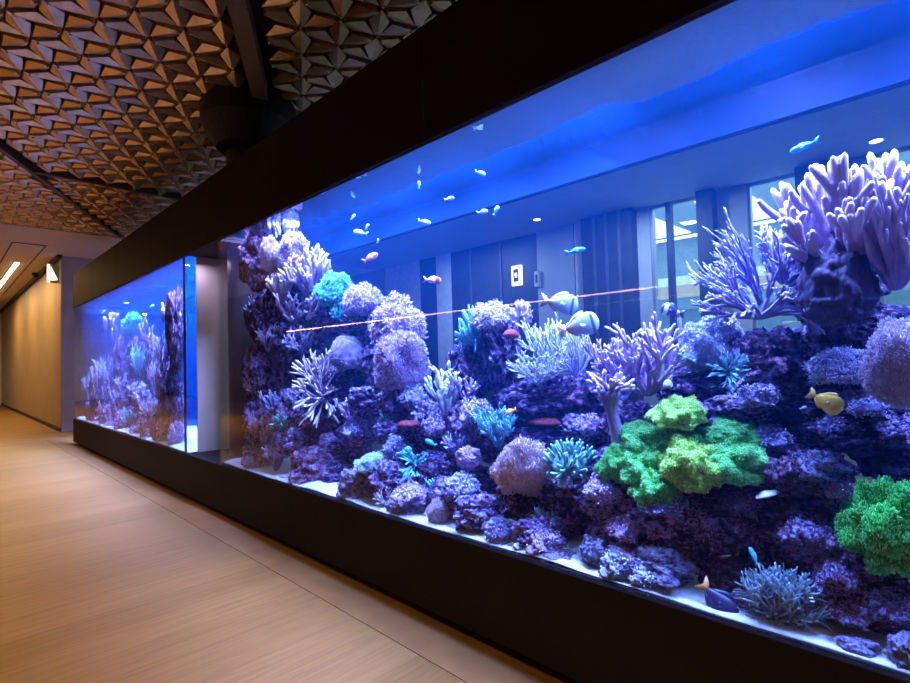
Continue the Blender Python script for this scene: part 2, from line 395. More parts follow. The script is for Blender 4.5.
# trough and linear lamp in the plain ceiling at the end of the corridor
p0, p1 = on_z(17, 262, ZC), on_z(0, 285, ZC)
lin = empty('linear_light', (float(p0[0]), -.54, ZC)); tag(lin, 'glowing warm linear light recessed in the plaster ceiling at the corridor end', 'linear light')
MB().box((-8, -.05, -.03), (0, .05, -.004)).build('tube', emit('warm_tube', (1, .80, .5), 9), lin)
MB().box((-8, -.07, -.012), (.05, .07, .0)).build('housing', BRONZED, lin)
for y in (-.86, -.26): S(box('trim_%d' % (30 if y < -.5 else 31), (-26, y - .012, ZC - .012), (-15.4, y + .012, ZC), BRONZED))
S(box('trim_32', (-15.412, -.86, ZC - .012), (-15.388, -.26, ZC), BRONZED))
S(box('trim_33', (-33, .09, ZC - .09), (-16.4, .19, ZC), BRONZED))
p = on_z(36, 273, ZC); cm = empty('security_camera', (float(p[0]), float(p[1]), ZC)); tag(cm, 'small black camera on the ceiling beside the warm end wall', 'camera')
mb = MB(); cyl_mb(mb, (0, 0), .10, .10, -.05, 0); mb.build('mount', BLACK, cm)
mb = MB(); cyl_mb(mb, (0, 0), .05, .085, -.13, -.05); mb.build('dome', BLACK, cm)

# lit pictogram signs and a reflection of one
LIT = emit('lit_sign', (1.0, .92, .74), 2.4)
sg = empty('restroom_sign', tuple(at(55.5, 274, .12))); tag(sg, 'small lit pictogram sign projecting from the end wall near the tank corner', 'sign')
s = mpp(sg.location)
mb = MB(); mb.box((-.035, -.18, -9 * s), (.035, .06, 9 * s)); mb.build('sign_box', STONE, sg)
mb = MB(); mb.box((.036, -.18, -9 * s), (.042, -.12, 9 * s)); mb.build('lit_bar', LIT, sg)
mb = MB(); mb.add([(.044, -.10, 7 * s), (.044, -.10, -7 * s), (.044, .04, -6 * s)], tris=[(0, 1, 2)]); mb.add([(.038, -.10, 7 * s), (.038, -.10, -7 * s), (.038, .04, -6 * s)], tris=[(0, 2, 1)]); mb.build('pictogram', LIT, sg)
sg = empty('square_sign', tuple(at(516.5, 275.5, YB - .06))); tag(sg, 'small square lit sign on the dark far wall behind the tank', 'sign')
s = mpp(sg.location) * 1.05
MB().box((-5.5 * s, -.02, -9.5 * s), (5.5 * s, .06, 9.5 * s)).build('sign_box', LIT, sg)
MB().box((-3 * s, -.022, -6 * s), (3 * s, -.02, 6 * s)).build('pictogram', DARKCOL, sg)
MB().box((-1.4 * s, -.024, -2 * s), (1.4 * s, -.022, 2.5 * s)).build('pictogram_centre', LIT, sg)
sg = empty('square_sign_reflection', tuple(at(537, 279, YB - .06))); tag(sg, 'faint reflection of the square lit sign, modelled on the grey panel to its right', 'sign')  # reflection of the square sign, added as a pale solid copy
MB().box((-2.5 * s, -.02, -7 * s), (2.5 * s, .06, 7 * s)).build('sign_box', plain('sign_reflection', (.6, .6, .55), .5), sg)
MB().box((-1.3 * s, -.022, -4 * s), (1.3 * s, -.02, 4 * s)).build('pictogram', DARKCOL, sg)

# warm strip lamp on the opposite corridor wall (seen mirrored in the tank glass)
q0, q1 = at(285, 331, 6.9), at(655, 288, 6.9); zz = float((q0[2] + q1[2]) / 2)
st = empty('wall_strip_lamp', (float((q0[0] + q1[0]) / 2), -6.95, zz)); tag(st, 'long thin warm strip lamp on the corridor wall opposite the tank', 'strip lamp')
hl = abs(float(q1[0] - q0[0])) / 2
MB().box((-hl, -.04, -.03), (hl, -.01, .03)).build('housing', BLACK, st)
MB().box((-hl, -.01, -.014), (hl, .02, .014)).build('tube', emit('strip_tube', (1, .55, .5), 26), st)
SC.cycles.transparent_max_bounces = 40; SC.cycles.volume_bounces = 1; SC.cycles.max_bounces = 10
SC.cycles.diffuse_bounces = 4; SC.cycles.sample_clamp_indirect = 4
SC.view_settings.view_transform = 'Standard'; SC.view_settings.look = 'None'
SC.view_settings.exposure = 0; SC.view_settings.gamma = 1; SC.view_settings.use_curve_mapping = False
# ------------------------------------------------------------------ reef materials
def reef_mat(name, stops, scale=5., bump=.6, tipcol=None, rough=.75, fine=40., jitter=.06, bdist=.03, hueblend=None):
    m, nt, out = nodes(name); L = nt.links.new
    p = N(nt, 'ShaderNodeBsdfPrincipled', Roughness=rough); p.inputs['Specular IOR Level'].default_value = .3
    tc = N(nt, 'ShaderNodeTexCoord'); oi = N(nt, 'ShaderNodeObjectInfo')
    ad = N(nt, 'ShaderNodeVectorMath', operation='ADD'); L(tc.outputs['Object'], ad.inputs[0])
    sc = N(nt, 'ShaderNodeVectorMath', operation='SCALE'); sc.inputs[0].default_value = (37, 11, 23); L(oi.outputs['Random'], sc.inputs[3]); L(sc.outputs[0], ad.inputs[1])
    n1 = N(nt, 'ShaderNodeTexNoise', Scale=scale, Detail=7., Roughness=.68); L(ad.outputs[0], n1.inputs['Vector'])
    n2 = N(nt, 'ShaderNodeTexNoise', Scale=fine, Detail=5., Roughness=.7); L(ad.outputs[0], n2.inputs['Vector'])
    r = ramp(nt, stops); L(n1.outputs['Fac'], r.inputs['Fac']); col = r.outputs['Color']
    if hueblend:
        n3 = N(nt, 'ShaderNodeTexNoise', Scale=1.7, Detail=2.); L(ad.outputs[0], n3.inputs['Vector'])
        r3 = ramp(nt, [(.38, (1, 1, 1)), (.48, hueblend[0]), (.56, hueblend[1]), (.66, hueblend[2])]); L(n3.outputs['Fac'], r3.inputs['Fac'])
        mm = N(nt, 'ShaderNodeMix', data_type='RGBA', blend_type='MULTIPLY'); mm.inputs[0].default_value = .8
        L(col, mm.inputs[6]); L(r3.outputs[0], mm.inputs[7]); col = mm.outputs[2]
    if tipcol is not None:
        at_ = N(nt, 'ShaderNodeAttribute', attribute_name='tip'); mx = N(nt, 'ShaderNodeMix', data_type='RGBA')
        L(at_.outputs['Fac'], mx.inputs[0]); L(col, mx.inputs[6]); mx.inputs[7].default_value = c4(tipcol); col = mx.outputs[2]
    L(col, p.inputs['Base Color'])
    bp = N(nt, 'ShaderNodeBump', Strength=bump, Distance=bdist); L(n2.outputs['Fac'], bp.inputs['Height']); L(bp.outputs[0], p.inputs['Normal'])
    L(p.outputs[0], out.inputs[0]); return m
HB = ((1.0, .75, .9), (.75, .95, 1.15), (1.25, .7, .65))
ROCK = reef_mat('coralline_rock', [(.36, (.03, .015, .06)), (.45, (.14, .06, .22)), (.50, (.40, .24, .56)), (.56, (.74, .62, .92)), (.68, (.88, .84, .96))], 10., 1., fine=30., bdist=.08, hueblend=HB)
ROCKD = reef_mat('shaded_purple_rock', [(.38, (.022, .012, .045)), (.50, (.09, .04, .14)), (.55, (.30, .17, .44)), (.63, (.70, .55, .84))], 10., 1., fine=30., bdist=.08, hueblend=HB)  # darker copy of the coralline rock, reef shade put into its colour
ROCKP = reef_mat('pale_lilac_rock', [(.36, (.08, .05, .18)), (.45, (.34, .28, .52)), (.53, (.64, .60, .84)), (.64, (.84, .86, .95))], 10., 1., fine=30., bdist=.08, hueblend=HB)
ROCKM = reef_mat('maroon_rock', [(.36, (.05, .015, .05)), (.46, (.22, .07, .16)), (.54, (.48, .24, .42)), (.64, (.74, .56, .78))], 10., 1., fine=30., bdist=.08)
def cm_(name, base, tip, scale=6, dark=.6, **kw):
    return reef_mat(name, [(.35, [x * dark for x in base]), (.65, base)], scale, .3, tip, bdist=.01, **kw)
LILAC = cm_('lilac_leather', (.42, .26, .50), (.68, .53, .76))
LILACB = cm_('blue_lilac_branch', (.30, .26, .58), (.70, .66, .92))
PINKL = cm_('pink_lilac_branch', (.46, .27, .58), (.80, .60, .86))
WHITE = cm_('white_branch', (.46, .46, .56), (.74, .76, .80))
PALEP = cm_('pale_pink_finger', (.54, .36, .46), (.80, .66, .74))
PINK = cm_('pink_polyp', (.98, .64, .72), (1.0, .86, .90))
PINKD = cm_('dusky_pink_polyp', (.56, .34, .56), (.82, .62, .84))
TEAL = cm_('teal_polyp', (.06, .42, .42), (.22, .88, .80))
TEALG = cm_('teal_green_finger', (.14, .36, .36), (.40, .80, .66))
CYAN = cm_('cyan_branch', (.12, .42, .52), (.35, .85, .90))
GREEN = cm_('green_polyp', (.14, .62, .14), (.38, .98, .32))
GREENY = cm_('yellow_green_polyp', (.34, .78, .10), (.80, 1.0, .28))
GREENV = cm_('vivid_green_polyp', (.04, .38, .06), (.16, .78, .16))
GREYT = cm_('grey_teal_tentacle', (.16, .22, .30), (.38, .55, .58))
BROWNP = cm_('brown_purple_cap', (.40, .30, .46), (.60, .50, .64))
STALK = cm_('lilac_stalk', (.34, .26, .42), (.34, .26, .42))
STALKD = cm_('dark_stalk', (.06, .04, .11), (.06, .04, .11))
BLUEL = cm_('blue_lilac_dome', (.42, .42, .68), (.62, .64, .86))
PURPD = cm_('purple_dome', (.30, .22, .38), (.48, .38, .56))
PALEC = cm_('pale_cyan_dome', (.45, .66, .70), (.70, .90, .92))
RED = reef_mat('red_sponge', [(.4, (.16, .02, .03)), (.65, (.36, .05, .06))], 8, .5)
CREAMM = reef_mat('cream_shell', [(.4, (.6, .6, .6)), (.65, (.85, .85, .82))], 8, .4)

# ------------------------------------------------------------------ reef geometry (every mesh is fitted to a unit box round its origin)
def norm(V, lo=None, hi=None):
    if lo is None: lo, hi = np.percentile(V, .4, axis=0), np.percentile(V, 99.6, axis=0)
    return (V - (lo + hi) / 2) / np.maximum(hi - lo, 1e-6)
_ICO = {}
def ico(n):
    if n not in _ICO:
        bm = bmesh.new(); bmesh.ops.create_icosphere(bm, subdivisions=n, radius=1)
        V = np.array([v.co[:] for v in bm.verts]); T = np.array([[v.index for v in f.verts] for f in bm.faces]); bm.free(); _ICO[n] = (V, T)
    return _ICO[n][0].copy(), _ICO[n][1]
def nz(P, s, off, oct=3, gain=.5):
    out = np.zeros(len(P)); amp = 1.; fr = s
    for o in range(oct):
        out += amp * np.array([mn.noise((p[0] * fr + off, p[1] * fr - off, p[2] * fr + 2 * off)) for p in P]); amp *= gain; fr *= 2.03
    return out
def rock_mesh(seed, sub=6, rough=1.):
    V, T = ico(sub)
    rs = np.random.RandomState(seed); off = seed * 7.31
    A = V * rs.uniform(.85, 1.1, 3)
    d = .34 * nz(V, 1.3, off, 2) + .30 * (1 - 2 * np.abs(nz(V, 2.6, off + 3, 2))) * .55
    k = nz(V, 6.5, off + 9, 2); d += rough * (.11 * np.maximum(k, -.15))
    k2 = nz(V, 12., off + 5, 2); d += rough * .075 * np.abs(k2)
    A = A * (1 + d)[:, None]
    V = norm(A, A.min(0), A.max(0))
    return mesh_np('live_rock', V, [T], True)
def tubes(mb, P, Rr, m=6, tip=None):
    """P (k,n,3) paths, Rr (k,n) radii; rounded closed end"""
    P = np.asarray(P, float); Rr = np.asarray(Rr, float); k, n, _ = P.shape
    Tn = np.gradient(P, axis=1); Tn /= np.linalg.norm(Tn, axis=2, keepdims=True) + 1e-9
    ref = np.where(np.abs(Tn[:, :1, 2:3]) > .8, np.array([1., 0, 0]), np.array([0, 0, 1.]))
    U = np.cross(Tn, np.broadcast_to(ref, Tn.shape)); U /= np.linalg.norm(U, axis=2, keepdims=True) + 1e-9
    Wv = np.cross(Tn, U)
    a = np.linspace(0, 2 * PI, m, endpoint=False)
    ring = P[:, :, None] + Rr[:, :, None, None] * (np.cos(a)[None, None, :, None] * U[:, :, None] + np.sin(a)[None, None, :, None] * Wv[:, :, None])
    end = P[:, -1] + Tn[:, -1] * Rr[:, -1:] * .8
    V = np.concatenate([ring.reshape(k, n * m, 3), end[:, None]], 1)
    i = np.arange(n - 1)[:, None]; j = np.arange(m)[None]; j2 = (j + 1) % m
    q = np.stack([i * m + j, i * m + j2, (i + 1) * m + j2, (i + 1) * m + j], -1).reshape(-1, 4)
    t = np.stack([(n - 1) * m + np.arange(m), (n - 1) * m + (np.arange(m) + 1) % m, np.full(m, n * m)], -1)
    base = (np.arange(k) * (n * m + 1))[:, None, None]
    if tip is None: tip = np.broadcast_to(np.linspace(0, 1, n) ** 1.5, (k, n))
    tv = np.concatenate([np.repeat(tip, m, axis=1), tip[:, -1:]], 1)
    mb.add(V.reshape(-1, 3), (q[None] + base).reshape(-1, 4), (t[None] + base).reshape(-1, 3), tv.reshape(-1))
def unit(v): return v / (np.linalg.norm(v) + 1e-9)
def branch(seed, stems=3, levels=4, fork=(2, 3), spread=.55, L0=.34, decay=.74, r0=.06, rdec=.7, up=.25, planar=1., wob=.12, m=6, spread0=.7, bulb=1., tiponly=.55):
    rs = np.random.RandomState(seed); mb = MB(); P = []; Rr = []; Tp = []
    n = 5
    def grow(p, d, L, r, lv):
        pts = [p]; dd = d
        for s in range(n - 1):
            dd = unit(dd + rs.normal(0, wob, 3) * np.array([1, planar, 1]) + np.array([0, 0, up * .3])); pts.append(pts[-1] + dd * L / (n - 1))
        last = lv == levels - 1
        re = r * rdec if not last else r * .85 * bulb
        P.append(pts); Rr.append(np.linspace(r, re, n) if not last else np.array([r, r * .92, r * .9, r * .95 * bulb, re * .8]))
        t0, t1 = lv / levels, (lv + 1) / levels
        Tp.append(np.clip((np.linspace(t0, t1, n) - tiponly) / (1 - tiponly), 0, 1))
        if last: return
        for q in range(rs.randint(fork[0], fork[1] + 1)):
            ax = unit(rs.normal(0, 1, 3) * np.array([1, planar, 1])); nd = unit(dd + ax * spread + np.array([0, 0, up]))
            f = rs.uniform(.75, 1) if q else 1
            k0 = pts[-1] if q == 0 else np.array(pts[-1]) * .6 + np.array(pts[-2]) * .4
            grow(k0, nd, L * decay * rs.uniform(.75, 1.15) * f, re, lv + 1)
    for s in range(stems):
        an = 2.4 * s + rs.uniform(-.4, .4)
        sp0 = spread0 if stems <= 6 else spread0 * math.sqrt(rs.uniform(.02, 1)) * (1.5 if s % 3 == 0 else 1)
        d = unit(np.array([math.cos(an) * sp0, math.sin(an) * sp0 * planar, 1]))
        grow(np.array([math.cos(an), math.sin(an) * planar, 0]) * r0 * .5, d, L0 * rs.uniform(.8, 1.15), r0, 0)
    tubes(mb, np.array(P), np.array(Rr), m, np.array(Tp)); return mb
def dome_mb(seed, sub=5, lump=.12, ls=2.2, flat=.6, fine=.03, fs=9, cut=-.45):
    V, T = ico(sub); d = lump * nz(V, ls, seed * 3.7, 2) + fine * nz(V, fs, seed * 1.3, 2)
    A = V * (1 + d)[:, None]; A[:, 2] = np.where(A[:, 2] > 0, A[:, 2] * flat, A[:, 2] * flat * .5); return MB().add(A, tris=T)
def surf_points(mb, n, rs, zmin=-.3):
    V, f, _ = mb.get(); T = f[-1]; a, b, c = V[T[:, 0]], V[T[:, 1]], V[T[:, 2]]
    nr = np.cross(b - a, c - a); ar = np.linalg.norm(nr, axis=1); ctr = (a + b + c) / 3
    ar = np.where(ctr[:, 2] > zmin, ar, 0); i = rs.choice(len(T), n, p=ar / ar.sum())
    u, v = rs.rand(n), rs.rand(n); s = u + v > 1; u[s], v[s] = 1 - u[s], 1 - v[s]
    return a[i] + u[:, None] * (b - a)[i] + v[:, None] * (c - a)[i], nr[i] / (np.linalg.norm(nr[i], axis=1, keepdims=True) + 1e-9)
def tentacles(base, n, L, r, seed, flow=(0, 0, .3), wig=.25, m=4, zmin=-.3, npt=5, bulb=1., taper=.55):
    rs = np.random.RandomState(seed); p, d = surf_points(base, n, rs, zmin); mb = MB()
    Ls = L * rs.uniform(.65, 1.15, (n, 1)); pts = [p - d * L * .05]; dd = d.copy(); fl = np.array(flow)
    w = rs.normal(0, wig, (n, 3))
    for s in range(npt - 1):
        dd = dd + w * .5 + fl * .35; dd /= np.linalg.norm(dd, axis=1, keepdims=True); pts.append(pts[-1] + dd * Ls / (npt - 1))
    rad = np.linspace(1, taper, npt); rad[-1] *= bulb; rad[-2] *= (bulb + 1) / 2
    tubes(mb, np.stack(pts, 1), np.broadcast_to(rad * r, (n, npt)) * rs.uniform(.8, 1.2, (n, 1)), m); return mb
def finish(mbs):
    """list of (part, MB) -> unit-box meshes with a common fit"""
    A = np.concatenate([np.concatenate(b.V) for _, b in mbs]); lo, hi = np.percentile(A, .3, axis=0), np.percentile(A, 99.7, axis=0)
    res = []
    for nm, b in mbs:
        V, f, a = b.get(); res.append((nm, mesh_np(nm, norm(V, lo, hi), f, True, a)))
    return res

# kinds: each returns [(part name, mesh)]
def k_branch(**kw): return lambda s: finish([('coral', branch(s, **kw))])
def k_leather(s):
    crown = branch(s, stems=6, levels=3, fork=(2, 3), spread=.55, L0=.36, decay=.8, r0=.085, rdec=.82, up=.3, spread0=1.0, m=8, bulb=.9, tiponly=.35)
    st = MB(); z = np.linspace(-.62, .06, 9); P = np.stack([.04 * np.sin(z * 5), 0 * z, z], 1); tubes(st, [P], [np.array([.26, .20, .17, .16, .16, .17, .19, .23, .24])], 20, np.zeros((1, 9)))
    return finish([('stalk', st), ('crown', crown)])
def k_bigleather(s):
    crown = branch(s, stems=24, levels=3, fork=(3, 4), spread=.60, L0=.28, decay=.95, r0=.055, rdec=.76, up=.30, spread0=1.5, m=8, bulb=.95, tiponly=.4)
    return finish([('crown', crown)])
def k_curved(s):
    crown = branch(s, stems=18, levels=2, fork=(2, 3), spread=.5, L0=.40, decay=.8, r0=.06, rdec=.8, up=.05, spread0=2.2, m=8, tiponly=.35)
    st = MB(); t = np.linspace(0, 1, 10); P = np.stack([.22 * (1 - t) ** 2, 0 * t, -1.15 + 1.2 * t], 1); tubes(st, [P], [np.array([.24, .19, .17, .155, .15, .15, .16, .19, .25, .28])], 20, np.zeros((1, 10)))
    return finish([('stalk', st), ('crown', crown)])
def k_toad(s, n=3600, L=.13, r=.013, lump=.30):
    cap = dome_mb(s, 5, lump, 1.9, .75, .02, 6)
    return finish([('cap', cap), ('polyps', tentacles(cap, n, L, r, s, (0, 0, -.15), .22, 4, -.35, 4, 1.3))])
def k_fluff(s, n=3200, L=.20, r=.020):
    body = dome_mb(s, 5, .38, 2.6, .9, .08, 7)
    return finish([('body', body), ('polyps', tentacles(body, n, L, r, s, (0, 0, .1), .5, 4, -.45, 4, 1.5))])
def k_mat(s, n=7000, L=.075, r=.012, lump=.42):
    body = dome_mb(s, 6, lump, 2.0, .62, .07, 8)
    return finish([('body', body), ('polyps', tentacles(body, n, L, r, s, (0, 0, .1), .45, 4, -.4, 3, 1.2))])
def k_anem(s, n=420, L=.95, r=.042):
    col = dome_mb(s, 4, .12, 2., .45, .02, 6)
    return finish([('column', col), ('tentacles', tentacles(col, n, L, r, s, (0, 0, .25), .30, 6, -.1, 7, 1., .6))])
def k_finger(s, n=110, L=.55, r=.085):
    col = dome_mb(s, 4, .12, 2., .6, .02, 6)
    return finish([('column', col), ('tentacles', tentacles(col, n, L, r, s, (0, 0, .2), .15, 7, -.2, 5, .9, .75))])
def k_dome(s):
    V, T = ico(6); q = np.abs(nz(V, 5.5, s * 2.1, 2)); d = .10 * nz(V, 1.6, s * 3.3, 1) + .09 * np.minimum(q, .45)
    A = V * (1 + d)[:, None]; A[:, 2] = np.where(A[:, 2] > 0, A[:, 2] * .85, A[:, 2] * .5)
    return finish([('coral', MB().add(A, tris=T, tip=np.clip(q * 2, 0, 1)))])
def k_knob(s):
    base = dome_mb(s, 4, .55, 2., .55, .10, 5)
    return finish([('base', base), ('knobs', tentacles(base, 330, .17, .042, s, (0, 0, .3), .4, 6, -.3, 4, 1.1, .8))])
def k_lobes(s):
    rs = np.random.RandomState(s); mb = MB(); P = []; Rr = []
    for i in range(16):
        b = rs.normal(0, .32, 3) * np.array([1, 1, .55]); d = unit(np.array([b[0], b[1], .45 + rs.rand() * .4])); L = rs.uniform(.22, .42)
        P.append([b + d * L * t for t in (0, .3, .6, .85, 1.)]); r = rs.uniform(.10, .17); Rr.append(r * np.array([.6, .9, 1.05, .85, .45]))
    tubes(mb, np.array(P), np.array(Rr), 12, np.broadcast_to(np.array([0, .3, .7, 1, 1.]), (16, 5)))
    return finish([('coral', mb)])
def k_cap(s): return k_toad(s, 5000, .07, .009, .16)
def k_smooth(s): return finish([('coral', dome_mb(s, 6, .16, 2.7, .9, .03, 13))])
def k_tuft(s): return finish([('coral', branch(s, stems=34, levels=2, fork=(2, 3), spread=.30, L0=.45, decay=.8, r0=.028, rdec=.85, up=.05, spread0=1.5, m=6, tiponly=.3))])
SMALLB = dict(stems=11, levels=3, fork=(2, 3), spread=.6, L0=.34, decay=.76, r0=.042, rdec=.75, up=.15, spread0=1.3, m=6, tiponly=.35)
KINDS = {
    'leather': k_leather, 'bigleather': k_bigleather, 'curved': k_curved, 'toad': k_toad, 'fluff': k_fluff, 'mat': k_mat, 'anem': k_anem, 'finger': k_finger,
    'dome': k_dome, 'knob': k_knob, 'smooth': k_smooth, 'cap': k_cap, 'lobes': k_lobes, 'tuft': k_tuft,
    'bush': k_branch(stems=13, levels=4, fork=(2, 3), spread=.45, L0=.30, decay=.84, r0=.036, rdec=.83, up=.16, spread0=1.0, m=6, tiponly=.4),
    'fan': k_branch(stems=10, levels=6, fork=(2, 2), spread=.36, L0=.30, decay=.80, r0=.036, rdec=.80, up=.06, planar=.55, spread0=1.4, m=6, tiponly=.45),
    'widefan': k_branch(stems=15, levels=6, fork=(2, 2), spread=.34, L0=.30, decay=.80, r0=.034, rdec=.80, up=.0, planar=.7, spread0=2.6, m=6, tiponly=.45),
    'thin': k_branch(stems=16, levels=4, fork=(2, 3), spread=.5, L0=.30, decay=.84, r0=.022, rdec=.85, up=.1, spread0=1.2, m=5, tiponly=.2),
    'upright': k_branch(stems=9, levels=4, fork=(2, 3), spread=.30, L0=.34, decay=.76, r0=.04, rdec=.82, up=.35, spread0=.6, m=7, tiponly=.25),
    'small': k_branch(**SMALLB)}
_KC = {}
def kind_meshes(k, v, mats):
    key = (k, v, tuple(m.name for m in mats))
    if key not in _KC:
        base = (k, v)
        if base not in _KC: _KC[base] = KINDS[k](v); pm = _KC[base]
        else: pm = [(n, me.copy()) for n, me in _KC[base]]
        for i, (n, me) in enumerate(pm):
            me.materials.clear(); me.materials.append(mats[min(i, len(mats) - 1)])
        _KC[key] = pm
    return _KC[key]
def pose(o, px, py, w, h, Y, dep=None, face=0., roll=0., spin=0.):
    """stand object at the place seen at px,py at tank depth Y; w,h in photo pixels there; face = tilt of its top towards the viewer"""
    tank = (XR0 + .035, 9.) if px > 190 else (XL0 + .04, XL1 - .04)
    for _ in range(4):                                   # keep it inside the glass
        p = at(px, py, Y); s = mpp(p); d = p - EYE; yaw = math.atan2(d[1], d[0]) - PI / 2
        Wm, Hm = w * s, h * s; Dm = dep if dep is not None else min(.85 * Wm, .5)
        if face >= 60: Dm, Hm = Hm, .55 * min(Wm, Hm)
        tl = abs(math.sin(math.radians(face))); D2 = math.hypot(Dm * (1 - tl * .3), Hm * tl)
        ey = .46 * math.hypot(Wm * math.sin(yaw), D2 * math.cos(yaw))
        if ey > .40: dep = Dm * .8; h = h * (.85 if face >= 60 else 1); continue
        Y2 = min(max(Y, .035 + ey), W - .04 - ey)
        if abs(Y2 - Y) < .004: break
        Y = Y2
    Rm = Matrix.Rotation(yaw, 4, 'Z') @ Matrix.Rotation(math.radians(face), 4, 'X') @ Matrix.Rotation(math.radians(roll), 4, 'Y') @ Matrix.Rotation(spin, 4, 'Z')
    o.matrix_world = Matrix.Translation(Vector(p)) @ Rm @ Matrix.Diagonal((Wm, Dm, Hm, 1))
COUNT = {}
def coral(name, kind, mats, px, py, w, h, Y, label, cat='coral', v=1, face=0, roll=0, dep=None, group=None):
    if not isinstance(mats, (list, tuple)): mats = [mats]
    pm = kind_meshes(kind, v, mats)
    if len(pm) == 1:
        o = link(name, pm[0][1])
    else:
        o = empty(name)
        for n, me in pm:
            c = link(n, me, None, o)
            if n in ('polyps', 'tentacles', 'knobs'): c['kind'] = 'stuff'
    tag(o, label, cat, group); pose(o, px, py, w, h, Y, dep, face, roll); return o
_ROCKS = {}
def rock(px, py, w, h, Y, label, mat=None, v=None, dep=None, roll=0.):
    mat = mat or ROCK
    n = COUNT['r'] = COUNT.get('r', -1) + 1
    v = n % 7 if v is None else v
    if (v, mat.name) not in _ROCKS:
        me = next((m for (a, _), m in _ROCKS.items() if a == v), None)
        me = me.copy() if me else rock_mesh(v + 1, 6)
        me.materials.clear(); me.materials.append(mat); _ROCKS[(v, mat.name)] = me
    o = link('live_rock', _ROCKS[(v, mat.name)]); tag(o, label, 'rock', 'live rock of the reef')
    s = mpp(at(px, py, Y)); pose(o, px, py, w, h, Y, dep if dep is not None else min(.8 * max(w, h) * s, .62), 0, roll); return o
